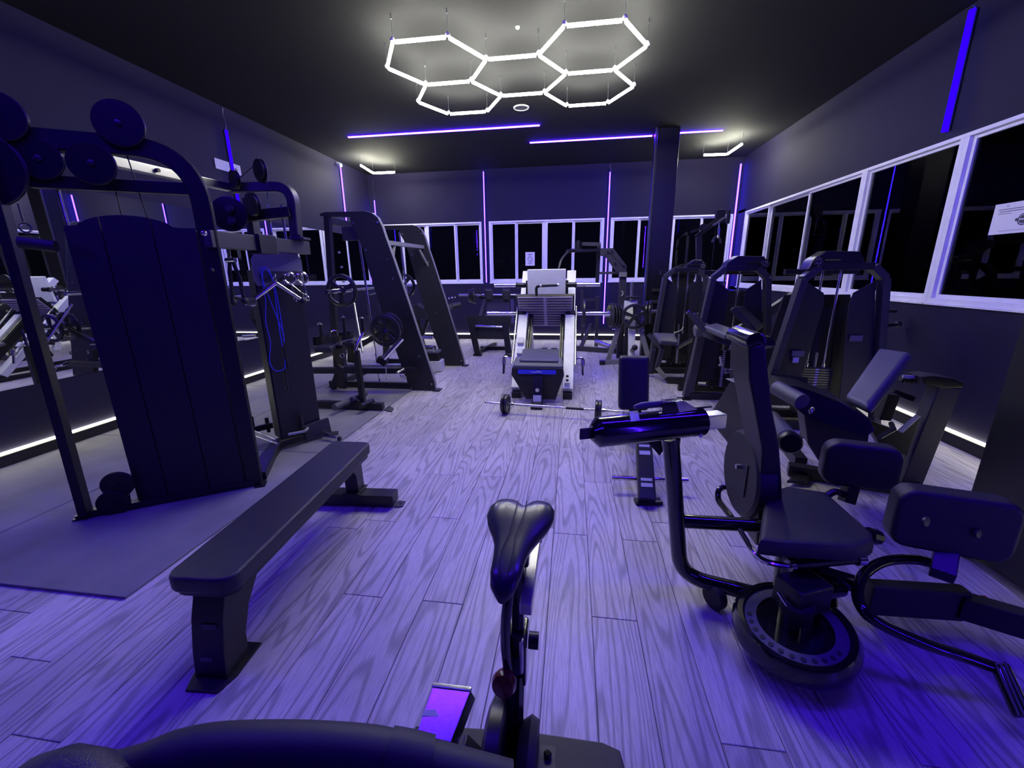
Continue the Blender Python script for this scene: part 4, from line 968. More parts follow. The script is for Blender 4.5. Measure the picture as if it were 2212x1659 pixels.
t.part('front_peg', MB().cyl((.955, 6.8, .79), (.955, 6.45, .80), .024).ball((.955, 6.44, .80), .03), 'plastic')
t.part('low_peg', MB().cyl((0.960, 6.600, 0.259), (0.941, 6.300, 0.349), .035).ball((0.944, 6.280, 0.359), .045), 'plastic')
t.part('side_peg', MB().cyl((0.805, 6.800, 0.793), (0.526, 6.800, 0.778), .024), 'steel'); t.part('side_peg', MB().cyl((1.087, 6.800, 0.830), (1.330, 6.800, 0.851), .024), 'steel')
t.part('foot_peg', MB().cyl((0.651, 6.800, 0.573), (0.709, 6.800, 0.573), .02).cyl((1.079, 6.600, 0.579), (1.121, 6.600, 0.580), .02), 'chrome')
g = 'plates on the plate tree'
plate('large five spoke plate facing the camera on the plate tree', (.955, 6.58, .79), (0, 1, .05), .195, .04, 5, g, rot=PI / 10)
for k, px in enumerate(((0.619, 6.800, 0.786), (0.662, 6.800, 0.786), (0.706, 6.800, 0.779), (0.749, 6.800, 0.779))):
    disc_plate('%s of four edge-on plates on the left peg of the plate tree' % ('first', 'second', 'third', 'fourth')[k], px, (1, .25, 0), .19, .032, g)
for k, px in enumerate(((1.178, 6.800, 0.830), (1.227, 6.800, 0.837))):
    disc_plate('%s of two edge-on plates on the right peg of the plate tree' % ('inner', 'outer')[k], px, (1, -.3, 0), .185, .035, g)
disc_plate('thin plate lying flat around the top peg of the plate tree', (0.924, 6.800, 1.066), (0, 0, 1), .10, .03, g)

# ---- upright back pad bench in front of the leg press, right
t = Thing('upright_bench', 'small bench with an upright black back pad, sloping foot beam and chrome foot bar', 'bench', (.5, 3.0, 0))
t.part('back_pad', MB().obox(lerp((0.491, 3.240, 0.819), (0.496, 3.140, 0.409), .5) + V3((0, .03, 0)), (.116, 0, 0), (0, .032, 0), lerp((0.491, 3.240, 0.819), (0, 0, 0), 0) * .5 - V3((0.496, 3.140, 0.409)) * .5, .03, 4), 'pad')
t.part('back_post', MB().bar((0.523, 3.220, 0.317), (0.517, 3.260, 0.516), .09, .05, (1, 0, 0)), 'black')
t.part('seat_pad', MB().slab([(0.426, 3.068, 0.330), (0.645, 3.112, 0.330), (0.670, 3.416, 0.330), (0.435, 3.367, 0.330)], -.06, .02, 3), 'greypad')
t.part('spine_beam', MB().bar((0.506, 2.448, 0.040), (0.536, 2.950, 0.342), .11, .05, (1, 0, 0), .01), 'black')
t.part('foot_plate', MB().obox((0.521, 2.492, 0.012), (.085, .012, 0), (-.005, .03, 0), (0, 0, .012), .004), 'black')
t.part('foot_bar', MB().cyl((.30, 2.63, .095), (.80, 2.65, .095), .016), 'chrome')
b0 = V3((0.506, 2.448, 0.040)); b1 = V3((0.536, 2.950, 0.342)); bd = (b1 - b0).normalized(); bnn = V3((1, 0, 0)).cross(bd)
if bnn.z < 0: bnn = -bnn
for f, h, m_ in ((.17, .014, 'label'), (.24, .010, 'label'), (.60, .016, 'label'), (.70, .010, 'label')):
    p = b0 + bd * f * (b1 - b0).length + bnn * .026
    t.part('sticker', MB().obox(p, (.036, 0, 0), bd * h, bnn * .001, 0), m_)
t.part('rear_leg', MB().bar((.52, 3.25, .30), (.53, 3.6, .03), .08, .05, (1, 0, 0)), 'black')
t.part('rear_foot', MB().bar((.35, 3.6, .03), (.70, 3.6, .03), .06, .05, (0, 0, 1)), 'black')

# ================================================================== RIGHT SIDE
def tower(label, x0, x1, y, bx0, bx1, rods, head, yo=.0, m='black', low=0.0, plain=False):
    "weight stack tower: slanted legs, chamfered top, side covers, guide rods, stack"
    t = Thing('stack_machine', label, 'gym machine', ((x0 + x1) / 2, y, 0))
    H_ = 1.47
    path = [(bx0, y, .03), (x0, y, H_ - .10), (x0 + .11, y, H_), (x1 - .11, y, H_), (x1, y, H_ - .10), (bx1, y, .03)]
    for nm, i in (('front_leg', 0), ('shoulder', 1), ('top_rail', 2), ('shoulder', 3), ('front_leg', 4)):
        t.part(nm, MB().bar(path[i], path[i + 1], .09, .06, (0, 1, 0), .006), 'grey' if nm != 'top_rail' else m)
    dx = .05
    for s, xa, xb in ((1, x0, bx0), (-1, x1, bx1)):
        e0 = xa + s * .045; e1 = xb + s * .045
        w = (x1 - x0) * .27
        t.part('side_cover', MB().prism([(e1, y + .02, .22), (e1 + s * (w + .10), y + .02, .22), (e0 + s * w, y + .02, H_ - .32), (e0 + s * w * .9, y + .02, H_ - .22), (e0, y + .02, H_ - .12)], (0, .012, 0), .002), 'shroud')
    t.part('rear_cover', MB().prism([(bx0 + .05, y + .34, .12), (bx1 - .05, y + .34, .12), (x1 - .03, y + .34, H_ - .25), (x0 + .03, y + .34, H_ - .25)], (0, .015, 0)), 'shroud')
    t.part('rear_leg', MB().bar((x0 + .03, y + .36, .03), (x0 + .09, y + .36, H_ - .3), .06, .06, (0, 1, 0)), m); t.part('rear_leg', MB().bar((x1 - .03, y + .36, .03), (x1 - .09, y + .36, H_ - .3), .06, .06, (0, 1, 0)), m)
    t.part('base_rail', MB().bar((bx0 - .02, y, .04), (bx1 + .02, y, .04), .08, .07, (0, 0, 1)), m)
    t.part('base_rail', MB().bar((bx0, y + .36, .04), (bx1, y + .36, .04), .08, .07, (0, 0, 1)), m)
    t.part('foot', MB().box((bx0 - .02, y - .03, .008), (.14, .10, .014), 0, .003), m); t.part('foot', MB().box((bx1 + .02, y - .03, .008), (.14, .10, .014), 0, .003), m)
    for xr in rods:
        t.part('guide_rod', MB().cyl((xr, y + .17, .1), (xr, y + .17, H_ - .03), .010), 'chrome')
        t.part('rod_collar', MB().cyl((xr, y + .17, .555), (xr, y + .17, .60), .020), 'chrome')
    xm = sum(rods) / 2
    t.part('top_rear_rail', MB().bar((x0, y + .34, H_ - .04), (x1, y + .34, H_ - .04), .05, .05), m)
    k = 0; z = .12
    while z < .54:
        p = t.part('weight', MB().box((xm, y + .17, z + .0115), (.27, .10, .021), 0, .002), 'iron')
        t.part('weight_label', MB().box((xm, y + .119, z + .0115), (.03, .002, .014)), 'label', parent=p)
        z += .0245; k += 1
    t.part('selector_rod', MB().cyl((xm, y + .17, .54), (xm, y + .17, .70), .012), 'steel')
    # head with cam, swung forward at the top right
    hp = head
    t.part('head_cover', MB().prism([(hp[0], y - .04, H_ - .02), (hp[0] + .03, y - .04, H_ + .06), (hp[0] + .13, y - .04, H_ + .13), (hp[1] - .06, y - .04, H_ + .12), (hp[1], y - .04, H_ + .03), (hp[1] - .02, y - .04, H_ - .02)], (0, .16, 0), .012), 'plastic')
    c = V3((hp[2], y - .05, H_ + .045))
    for j in range(8):
        a = j * PI / 4
        t.part('dial_spoke', MB().bar(c + V3((math.cos(a) * .012, 0, math.sin(a) * .012)), c + V3((math.cos(a) * .034, 0, math.sin(a) * .034)), .006, .006, (0, 1, 0), 0), 'mid')
    t.part('dial', MB().torus(c, (0, 1, 0), .042, .004), 'gloss')
    t.part('head_slot', MB().tube(fillet([(hp[2] + (-.04 if hp[2] > xm else .04), y - .045, H_ + .06), (hp[2] + (-.16 if hp[2] > xm else .16), y - .045, H_ + .06)], .02), .012, 6), 'black')
    t.part('name_mark', MB().tube([((x0 + x1) / 2 - .05, y - .034, H_ - .001), ((x0 + x1) / 2 + .05, y - .034, H_ + .002)], .004, 5), 'steel')
    t.part('placard', MB().box((xm + .20, y + .0, .86), (.10, .004, .05)), 'greylabel')
    return t
# far machine
t = tower('black stack machine nearest the dark column with a small dark seat in front', 1.28, 1.82, 6.2, 1.16, 1.98, (1.50, 1.63), (1.52, 1.80, 1.755))
t.part('seat_pad', MB().slab([(1.109, 5.850, 0.597), (1.152, 5.600, 0.518), (1.393, 5.650, 0.494), (1.406, 5.950, 0.572)], .06, .02, 3), 'greypad')
t.part('seat_leg', MB().bar((1.218, 5.700, 0.458), (1.177, 5.750, 0.167), .06, .06, (0, 1, 0)).bar((1.176, 5.750, 0.180), (1.285, 5.613, 0.060), .06, .06, (0, 1, 0)), 'grey')
t.part('seat_arm', MB().bar((1.043, 5.800, 0.629), (1.200, 5.700, 0.458), .05, .05).bar((1.401, 5.700, 0.460), (1.684, 6.000, 0.541), .04, .04), 'grey')
t.part('front_rail', MB().bar((1.283, 5.602, 0.050), (1.632, 5.584, 0.050), .07, .07, (0, 0, 1)), 'black')
t.part('side_frame', MB().bar((1.120, 5.950, 0.080), (1.135, 5.850, 0.411), .07, .06, (0, 1, 0)), 'grey')
t.part('cable_disc', MB().lathe((1.62, 6.62, 1.38), (.1, -1, 0), [(0, .0), (0, .17), (.03, .17), (.03, 0)], 24), 'shroud')
single('strap', MB().tube(smooth([(1.44, 6.10, .60), (1.49, 6.10, .625), (1.54, 6.10, .65), (1.56, 6.10, .70)]), .008, 6), 'green', 'pale strap lying on the weight stack of the machine by the column', 'strap', (1.44, 6.1, .6))

# middle machine
t = tower('black stack machine with a reclined seat and two upright grips, middle of the right row', 1.51, 2.06, 4.9, 1.35, 2.24, (1.69, 1.84), (1.60, 2.05, 2.00))
t.part('seat_pad', MB().slab([(1.339, 4.450, 0.918), (1.453, 4.150, 0.868), (1.618, 4.250, 0.890), (1.505, 4.600, 0.925)], -.06, .022, 4), 'greypad')
t.part('back_pad', MB().slab([(1.587, 4.550, 1.058), (1.743, 4.750, 1.051), (1.992, 4.750, 0.836), (1.815, 4.500, 0.820)], -.07, .022, 4), 'pad')
for q, w in (((1.165, 4.400, 1.053), (1.300, 4.300, 0.873)), ((1.276, 4.600, 1.006), (1.401, 4.500, 0.846))):
    t.part('grip', MB().cyl(q, w, .026), 'rubber'); t.part('grip_cap', MB().lathe(q, V3(q) - V3(w), [(0, .028), (.008, .028), (.012, .02), (.012, .0)], 14), 'chrome')
t.part('thigh_pad', MB().lathe((1.321, 4.700, 0.823), (1, 0, .15), [(0, .02), (0, .06), (.02, .07), (.12, .07), (.14, .06), (.14, .02)], 20), 'greypad')
t.part('seat_frame', MB().prism([(1.349, 4.600, 0.832), (1.687, 4.400, 0.773), (1.571, 4.400, 0.711), (1.392, 4.600, 0.773)], (0, .08, 0), .006), 'grey')
t.part('seat_post', MB().bar((1.409, 4.750, 0.792), (1.389, 4.908, 0.050), .06, .08, (0, 1, 0)), 'grey')
t.part('gas_strut', MB().cyl((1.478, 4.300, 0.625), (1.502, 4.300, 0.531), .012).cyl((1.491, 4.300, 0.550), (1.493, 4.300, 0.531), .022), 'steel')
t.part('back_strut', MB().bar((1.703, 4.600, 0.863), (1.791, 4.700, 0.890), .03, .03), 'mid')
t.part('lever_arm', MB().bar((2.115, 5.000, 0.958), (2.484, 5.200, 1.158), .05, .10), 'grey')
t.part('lever_bolts', MB().ball((2.291, 5.000, 1.130), .018).ball((2.341, 5.000, 1.110), .018).ball((2.370, 5.000, 1.169), .015), 'chrome')
t.part('lever_disc', MB().lathe((2.358, 5.100, 0.776), (.2, -1, 0), [(0, 0), (0, .10), (.03, .10), (.03, 0)], 24), 'plastic')

# near machine
t = tower('largest black stack machine in the right row, nearest the camera', 1.97, 2.60, 4.0, 1.76, 2.78, (2.21, 2.355), (1.98, 2.42, 2.05))
t.part('placard', MB().box((2.03, 3.995, .72), (.10, .004, .05)), 'greylabel'); t.part('placard', MB().box((2.02, 3.995, .66), (.05, .004, .05)), 'label')
t.part('shelf_rail', MB().bar((1.779, 3.900, 0.539), (2.045, 3.800, 0.519), .05, .05), 'black')
t.part('rear_lever', MB().bar((2.862, 4.400, 1.062), (3.087, 4.500, 1.053), .03, .03).ball((3.132, 4.500, 0.929), .03).bar((2.889, 4.400, 0.922), (3.133, 4.500, 0.924), .03, .03), 'black')

# ---- seated leg machine right in front of it
t = Thing('leg_curl_machine', 'black seated leg machine with a tilted back pad near the right wall', 'gym machine', (1.9, 2.9, 0))
t.part('back_pad', MB().slab([(1.970, 2.950, 0.965), (2.016, 2.750, 0.972), (1.650, 2.450, 0.703), (1.619, 2.620, 0.719)], .07, .028, 4), 'greypad')
t.part('back_bracket', MB().bar((1.963, 2.750, 0.705), (1.944, 2.750, 0.538), .07, .06, (1, 0, 0)), 'black')
t.part('housing', MB().prism([(1.284, 2.700, 0.767), (1.368, 2.600, 0.772), (1.527, 2.500, 0.722), (1.674, 2.450, 0.636), (1.683, 2.400, 0.586), (1.639, 2.400, 0.535), (1.382, 2.500, 0.607), (1.270, 2.700, 0.715)], (.06, .24, 0), .015), 'plastic')
t.part('thigh_roll', MB().cyl((1.259, 2.650, 0.750), (1.309, 2.450, 0.725), .045, seg=20), 'greypad')
t.part('body_cover', MB().prism([(1.402, 2.600, 0.631), (1.722, 2.500, 0.549), (1.770, 2.550, 0.324), (1.616, 2.600, 0.197), (1.463, 2.600, 0.408)], (.06, .22, 0), .012), 'shroud')
t.part('pivot_bolt', MB().torus((1.365, 2.450, 0.677), (.4, -.9, 0), .018, .004).ball((1.365, 2.450, 0.677), .010), 'chrome')
t.part('ankle_roller', MB().cyl((1.300, 2.750, 0.514), (1.191, 2.300, 0.550), .055, seg=22), 'greypad')
t.part('roller_cap', MB().lathe((1.181, 2.270, 0.554), V3((1.191, 2.300, 0.550)) - V3((1.300, 2.750, 0.514)), [(0, .06), (.03, .06), (.045, .05), (.045, .0)], 22), 'plastic')
t.part('rear_beam', MB().bar((2.320, 2.850, 0.740), (2.246, 2.850, 0.037), .13, .09, (1, 0, 0), .01), 'grey')
t.part('link_plate', MB().prism([(1.887, 2.800, 0.518), (2.117, 2.800, 0.433), (2.198, 2.800, 0.545), (2.176, 2.800, 0.275), (2.000, 2.800, 0.348)], (0, .05, 0), .004), 'black')
t.part('link_rod', MB().cyl((1.773, 2.500, 0.508), (1.913, 2.600, 0.524), .014).cyl((1.913, 2.600, 0.524), (1.966, 2.700, 0.527), .014), 'black')
t.part('top_head', MB().prism([(2.143, 2.800, 0.800), (2.211, 2.800, 0.810), (2.324, 2.800, 0.795), (2.388, 2.800, 0.767), (2.382, 2.800, 0.738), (2.284, 2.800, 0.729), (2.174, 2.800, 0.750)], (0, .14, 0), .01), 'plastic')
t.part('adjust_rail', MB().bar((2.102, 2.900, 0.771), (2.255, 2.900, 0.768), .04, .035), 'grey')
t.part('adjust_label', MB().bar((2.084, 2.860, 0.789), (2.166, 2.860, 0.785), .012, .022), 'label')
for px in ((2.098, 2.870, 0.754), (2.124, 2.870, 0.755), (2.151, 2.870, 0.752), (2.177, 2.870, 0.753), (2.203, 2.870, 0.750)):
    t.part('adjust_hole', MB().cyl(px, V3(px) + V3((0, .01, 0)), .010), 'skirt')
t.part('strut', MB().bar((2.152, 3.000, 0.654), (2.249, 2.950, 0.617), .035, .035), 'black')
t.part('base_rail', MB().bar((1.590, 3.009, 0.050), (2.282, 2.769, 0.050), .08, .08, (0, 0, 1)), 'black')
t.part('base_rail', MB().bar((1.730, 3.117, 0.050), (1.797, 3.474, 0.050), .08, .08, (0, 0, 1)), 'black')
t.part('foot', MB().slab([(1.711, 3.043, 0.040), (1.506, 2.835, 0.040), (1.630, 2.836, 0.040), (1.798, 3.030, 0.040)], -.02, .004), 'black')
t.part('support_leg', MB().bar((1.657, 3.000, 0.352), (1.659, 3.000, 0.299), .05, .05).bar((1.881, 2.900, 0.299), (1.912, 2.967, 0.060), .09, .09), 'black')

# ---- hip machine with air cylinder, right foreground
t = Thing('hip_abductor_machine', 'glossy black hip machine with a horizontal cylinder, seat and leg pads in the right foreground', 'gym machine', (1.0, 1.6, 0))
pt = V3((0.409, 1.636, 0.800)); pbm = V3((.525, 1.70, .10))
t.part('front_post', MB().tube(fillet([pt, lerp(pt, pbm, .55), pbm + V3((-.0, -.0, .0)), (0.778, 1.631, 0.100), (0.927, 1.592, 0.100)], .12, 8), .034, 16), 'gloss')
t.part('air_cylinder', MB().lathe((0.086, 1.475, 0.870), V3((0.519, 1.647, 0.870)) - V3((0.086, 1.475, 0.870)), [(0, .012), (0, .03), (.025, .057), (.03, .058), (V3((0.519, 1.647, 0.870)).__sub__(V3((0.086, 1.475, 0.870))).length, .058), (V3((0.519, 1.647, 0.870)).__sub__(V3((0.086, 1.475, 0.870))).length, .03)], 32), 'gloss')
ca, cb = V3((0.086, 1.475, 0.870)), V3((0.519, 1.647, 0.870)); cd = (cb - ca).normalized()
t.part('cylinder_tab', MB().obox(ca - cd * .018, cd * .03, (0, .0, .022), V3((-cd.y, cd.x, 0)) * .004, .003), 'grey')
t.part('slide_bar', MB().bar(cb - cd * .02, cb + cd * .10, .06, .06, (0, 0, 1)), 'steel')
t.part('cylinder_sticker', MB().obox(ca + cd * .17 + V3((0, -.018, .0565)), cd * .018, V3((0, -.028, -.010)), (0, 0, .001), 0), 'label')
t.part('cylinder_bolt', MB().cyl(cb - cd * .015 + V3((0, -.05, -.03)), cb - cd * .015 + V3((0, -.065, -.035)), .008), 'steel')
t.part('lever_block', MB().obox(ca + cd * .33 + V3((0, 0, .075)), cd * .045, (0, .022, 0), (0, 0, .025), .004), 'gloss')
t.part('lever_grip', MB().tube([ca + cd * .17 + V3((0, -.0, .085)), ca + cd * .20 + V3((0, 0, .089)), ca + cd * .30 + V3((0, 0, .089))], .013, 10, rad=[.008, .013, .013]), 'greypad')
t.part('lever_plate', MB().prism([ca + cd * .34 + V3((0, -.024, .10)), ca + cd * .38 + V3((0, -.024, .098)), ca + cd * .44 + V3((0, -.024, .06)), ca + cd * .36 + V3((0, -.024, .055))], (0, .004, 0)), 'chrome')
t.part('lever_tab', MB().obox(ca + cd * .47 + V3((0, 0, .060)), cd * .04, (0, .010, 0), (0, 0, .004), .002), 'black')
t.part('stop_pin', MB().cyl(cb - cd * .10 + V3((0, -.02, -.055)), cb - cd * .10 + V3((0, -.02, -.078)), .010), 'gloss')
t.part('cylinder_bracket', MB().prism([(0.305, 1.700, 0.780), (0.388, 1.700, 0.688), (0.400, 1.700, 0.710), (0.386, 1.700, 0.784)], (0, .02, 0), .003), 'black')
t.part('cross_tube', MB().cyl((0.496, 1.700, 0.382), (0.834, 1.720, 0.373), .030, seg=18), 'gloss')
# column and round housing
t.part('column', MB().prism([(0.713, 1.780, 1.152), (0.733, 1.780, 1.013), (0.766, 1.780, 0.905), (0.824, 1.780, 0.704), (0.840, 1.780, 0.509), (0.866, 1.780, 0.227), (0.978, 1.780, 0.237), (0.932, 1.780, 0.544), (0.893, 1.780, 0.736), (0.848, 1.780, 0.875), (0.809, 1.780, 1.038), (0.780, 1.780, 1.164)], (0, .20, 0), .012), 'plastic')
t.part('column_side', MB().prism([(0.885, 2.230, 1.076), (0.885, 2.309, 1.095), (0.885, 2.385, 1.090), (0.885, 2.440, 1.048), (0.885, 2.399, 0.885), (0.885, 2.106, 0.488), (0.885, 1.959, 0.559), (0.885, 2.111, 0.789)], (.03, 0, 0), .004), 'shroud')
t.part('column_top', MB().prism([(0.709, 1.775, 1.145), (0.702, 1.775, 1.172), (0.713, 1.775, 1.198), (0.746, 1.775, 1.209), (0.769, 1.775, 1.202), (0.780, 1.775, 1.178), (0.783, 1.775, 1.150), (0.752, 1.775, 1.161)], (0, .24, 0), .008), 'gloss')
t.part('column_cap', MB().prism([(0.875, 2.191, 1.074), (0.875, 2.223, 1.101), (0.875, 2.286, 1.110), (0.875, 2.426, 1.094), (0.875, 2.419, 1.113), (0.875, 2.269, 1.132), (0.875, 2.185, 1.124), (0.875, 2.153, 1.094)], (.115, 0, 0), .003), 'gloss')
t.part('round_housing', MB().lathe((.825, 1.97, .50), (1, 0, 0), [(0, .0), (0, .195), (.012, .21), (.08, .21)], 40), 'shroud')
t.part('edge_guard', MB().prism([(0.860, 2.304, 0.884), (0.860, 2.167, 0.893), (0.860, 2.063, 0.874), (0.860, 1.967, 0.697), (0.860, 1.982, 0.564), (0.860, 2.044, 0.527), (0.860, 2.438, 0.551), (0.860, 2.546, 0.616)], (.05, 0, 0), .008), 'plastic')
t.part('guard_trim', MB().bar((0.855, 2.298, 0.888), (0.855, 2.150, 0.902), .05, .006, (1, 0, 0)), 'steel')
for q in ((0.885, 2.393, 0.910), (0.885, 2.260, 0.911)):
    t.part('adjust_knob', MB().cyl(q, V3(q) + V3((-.035, 0, 0)), .010).lathe(V3(q) + V3((-.02, 0, 0)), (-1, 0, 0), [(0, .016), (.010, .016)], 10), 'chrome')
t.part('slot', MB().bar((.822, 1.88, .42), (.822, 1.88, .58), .010, .004, (0, 1, 0), 0), 'skirt')
t.part('slot_pin', MB().cyl((.825, 1.95, .54), (.80, 1.95, .54), .012), 'steel')
t.part('loop_handle', MB().tube(fillet([(0.932, 2.150, 0.329), (0.809, 2.150, 0.321), (0.794, 2.100, 0.271), (0.812, 1.950, 0.263)], .06), .015, 10), 'gloss')
# seat
t.part('seat_pad', MB().prism([(0.906, 1.856, 0.470), (1.027, 1.927, 0.470), (1.176, 1.888, 0.470), (1.173, 1.570, 0.470), (1.141, 1.514, 0.470), (1.052, 1.471, 0.470), (0.814, 1.463, 0.470), (0.721, 1.471, 0.470)], (0, 0, -.075), .022), 'pad')
t.part('seat_edge', MB().tube([(1.175, 1.599, 0.440), (1.221, 1.618, 0.420)], .03, 10), 'plastic')
t.part('seat_frame', MB().box((1.056, 1.759, 0.330), (.26, .12, .06), .3, .01), 'black')
t.part('seat_post', MB().bar((0.979, 1.670, 0.340), (1.02, 1.62, .06), .07, .06), 'black')
t.part('main_post', MB().cyl((.93, 1.60, .05), (.94, 1.66, .40), .055, seg=20), 'gloss')
# side handle
hn = fillet([(0.720, 1.633, 0.400), (0.744, 1.492, 0.360), (0.852, 1.504, 0.340), (0.888, 1.509, 0.340)], .06)
t.part('side_handle', MB().tube(hn, .011, 10), 'chrome')
t.part('side_grip', MB().cyl((0.875, 1.510, 0.340), (1.142, 1.581, 0.340), .019, seg=14), 'plastic')
t.part('grip_collar', MB().cyl((0.858, 1.505, 0.340), (0.877, 1.510, 0.340), .023), 'chrome'); t.part('grip_collar', MB().cyl((1.138, 1.581, 0.340), (1.169, 1.587, 0.340), .026), 'chrome')
# pivot disc with holes on the floor
dc = V3((0.866, 1.419, 0.160)); dn = V3((-.10, -.10, 1)).normalized()
t.part('pivot_disc', MB().lathe(dc - dn * .10, dn, [(0, .05), (0, .18), (.03, .208), (.07, .208), (.10, .19), (.10, .172), (.085, .165), (.085, .0)], 48), 'gloss')
b = MB(); u_, v_ = perp(dn)
t.part('index_ring', MB().lathe(dc - dn * .012, dn, [(0, .125), (.003, .125), (.003, .166), (0, .166), (0, .125)], 48), 'greypad')
for k in range(12):
    a = math.radians(165 + k * 13)
    q = dc - dn * .0085 + V3((math.cos(a), math.sin(a), 0)) * .148
    q.z = dc.z - .0085 - (dn.x * (q.x - dc.x) + dn.y * (q.y - dc.y)) / dn.z
    b.cyl(q, q + dn * .0015, .009, seg=10)
t.part('index_hole', b, 'skirt')
t.part('pivot_hub', MB().cyl(dc - dn * .02, dc + dn * .10, .055), 'black')
t.part('pop_pin', MB().cyl((0.856, 1.339, 0.120), (0.871, 1.386, 0.220), .012), 'gloss')
t.part('pull_pin', MB().cyl((0.784, 1.405, 0.300), (0.805, 1.373, 0.270), .009), 'chrome')
t.part('pivot_bracket', MB().box(dc + V3((.03, .04, .10)), (.16, .12, .12), .4, .015), 'black')
t.part('pin_cluster', MB().box((1.030, 1.528, 0.240), (.11, .08, .05), .3, .015).cyl((0.979, 1.520, 0.270), (0.968, 1.488, 0.200), .02).cyl((1.062, 1.551, 0.220), (1.058, 1.518, 0.160), .012), 'gloss')
t.part('transport_wheel', MB().lathe((.66, 1.64, .055), (.85, .5, 0), [(-.02, .01), (-.02, .05), (-.012, .056), (.012, .056), (.02, .05), (.02, .01)], 24), 'rubber')
t.part('wheel_fork', MB().bar((.67, 1.65, .055), (.70, 1.68, .10), .03, .05), 'black')
# swing arms and leg pads
loop = smooth([(1.512, 1.610, 0.300), (1.426, 1.660, 0.300), (1.305, 1.652, 0.290), (1.191, 1.591, 0.270), (1.112, 1.498, 0.250), (1.095, 1.422, 0.230), (1.152, 1.390, 0.200), (1.263, 1.361, 0.170), (1.365, 1.347, 0.150), (1.458, 1.331, 0.130)], 5)
t.part('swing_arm', MB().tube(loop, .020, 14), 'gloss')
t.part('arm_beam', MB().bar((1.244, 1.629, 0.130), (1.608, 1.640, 0.130), .14, .06, (0, 0, 1), .01), 'shroud')
t.part('arm_beam', MB().bar((1.583, 1.630, 0.130), (1.825, 1.514, 0.130), .10, .07, (0, 0, 1), .01), 'shroud')
t.part('warning_label', MB().slab([(1.659, 1.648, 0.165), (1.688, 1.652, 0.165), (1.686, 1.574, 0.165), (1.647, 1.565, 0.165)], .001, 0), 'redlabel')
t.part('warning_text', MB().slab([(1.656, 1.629, 0.168), (1.674, 1.631, 0.168), (1.673, 1.574, 0.168), (1.653, 1.569, 0.168)], .001, 0), 'label')
t.part('rear_arm', MB().bar((1.007, 1.588, 0.260), (1.147, 1.558, 0.240), .05, .05), 'gloss')
def legpad(c, w, h, d, rz):
    c = V3(c); R = Matrix.Rotation(rz, 3, 'Z'); b = MB()
    out = []
    for (sx, sy, a0) in ((1, 1, 0), (-1, 1, PI / 2), (-1, -1, PI), (1, -1, 3 * PI / 2)):
        for k in range(6):
            a = a0 + k / 5 * PI / 2; r = .06
            out.append(c + R @ Vector((sx * (w / 2 - r) + r * math.cos(a), -d / 2, sy * (h / 2 - r) + r * math.sin(a))))
    return b.prism(out, R @ Vector((0, d, 0)), .02)
t.part('leg_pad', legpad((1.378, 2.026, 0.547), .30, .22, .09, -.25), 'pad', ang=50)
t.part('pad_arm', MB().bar((1.357, 2.014, 0.437), (1.336, 1.990, 0.361), .06, .05).tube(smooth([(1.336, 1.998, 0.389), (1.284, 1.996, 0.412), (1.241, 1.984, 0.391)]), .016, 8), 'black')
t.part('leg_pad', legpad((1.482, 1.650, 0.493), .37, .25, .10, -.25), 'pad', ang=50)
t.part('pad_arm', MB().bar((1.494, 1.640, 0.375), (1.425, 1.551, 0.312), .07, .06), 'black')
for q in ((1.332, 1.570, 0.531), (1.527, 1.586, 0.486)):
    t.part('pad_bolt', MB().lathe(q, (.4, -.9, .2), [(0, .018), (.008, .018), (.010, .008), (.010, 0)], 12), 'grey')
ped = t.part('foot_pedal', MB().slab([(1.446, 1.333, 0.140), (1.497, 1.334, 0.160), (1.459, 1.194, 0.100), (1.416, 1.204, 0.080)], .035, .012), 'gloss')
b = MB()
for f in (.25, .5, .75):
    b.cyl(lerp((1.442, 1.329, 0.144), (1.492, 1.330, 0.164), f), lerp((1.412, 1.200, 0.084), (1.454, 1.191, 0.104), f), .004, seg=6)
t.part('pedal_ribs', b, 'greypad', parent=ped)

# ---- shrouded tower at the right edge
t = Thing('shrouded_tower', 'tall plain black machine shroud cut off by the right edge of the view', 'gym machine', (2.33, 1.85, 0))
t.part('side_shroud', MB().prism([(2.035, 2.205, .06), (2.62, 2.205, .06), (2.62, 2.205, 1.40), (2.50, 2.205, 1.52), (2.14, 2.205, 1.52), (2.035, 2.205, 1.40)], (0, -.62, 0), .012), 'plastic')
t.part('base_rail', MB().bar((2.03, 2.16, .04), (2.62, 2.16, .04), .06, .06, (0, 0, 1)), 'black')
t.part('base_rail', MB().bar((2.03, 1.66, .04), (2.62, 1.66, .04), .06, .06, (0, 0, 1)), 'black')

# ---- lat pulldown in the far right corner
t = Thing('lat_pulldown', 'dark lat pulldown with an angled top boom in the far right corner', 'gym machine', (2.35, 8.3, 0))
t.part('column', MB().bar((2.438, 8.300, 0.122), (2.238, 8.300, 2.072), .09, .09, (1, 0, 0)), 'black')
t.part('boom', MB().bar((2.193, 8.300, 2.042), (2.543, 8.100, 2.351), .06, .07, (0, 1, 0)), 'black')
t.part('boom_edge', MB().bar((2.391, 8.050, 2.207), (2.535, 7.950, 2.319), .03, .03), 'grey')
t.part('boom_head', MB().box((2.508, 8.100, 2.397), (.16, .10, .14), 0, .02).box((2.642, 8.100, 2.341), (.05, .08, .22), 0, .01), 'plastic')
for q in ((2.298, 8.250, 2.192), (2.495, 8.050, 2.362)):
    t.part('pulley', MB().lathe(q, (0, 1, 0), [(-.02, .02), (-.02, .07), (0, .062), (.02, .07), (.02, .02)], 20), 'plastic')
t.part('cable', MB().cyl((2.480, 8.050, 2.295), (2.494, 8.050, 2.167), .008), 'steel')
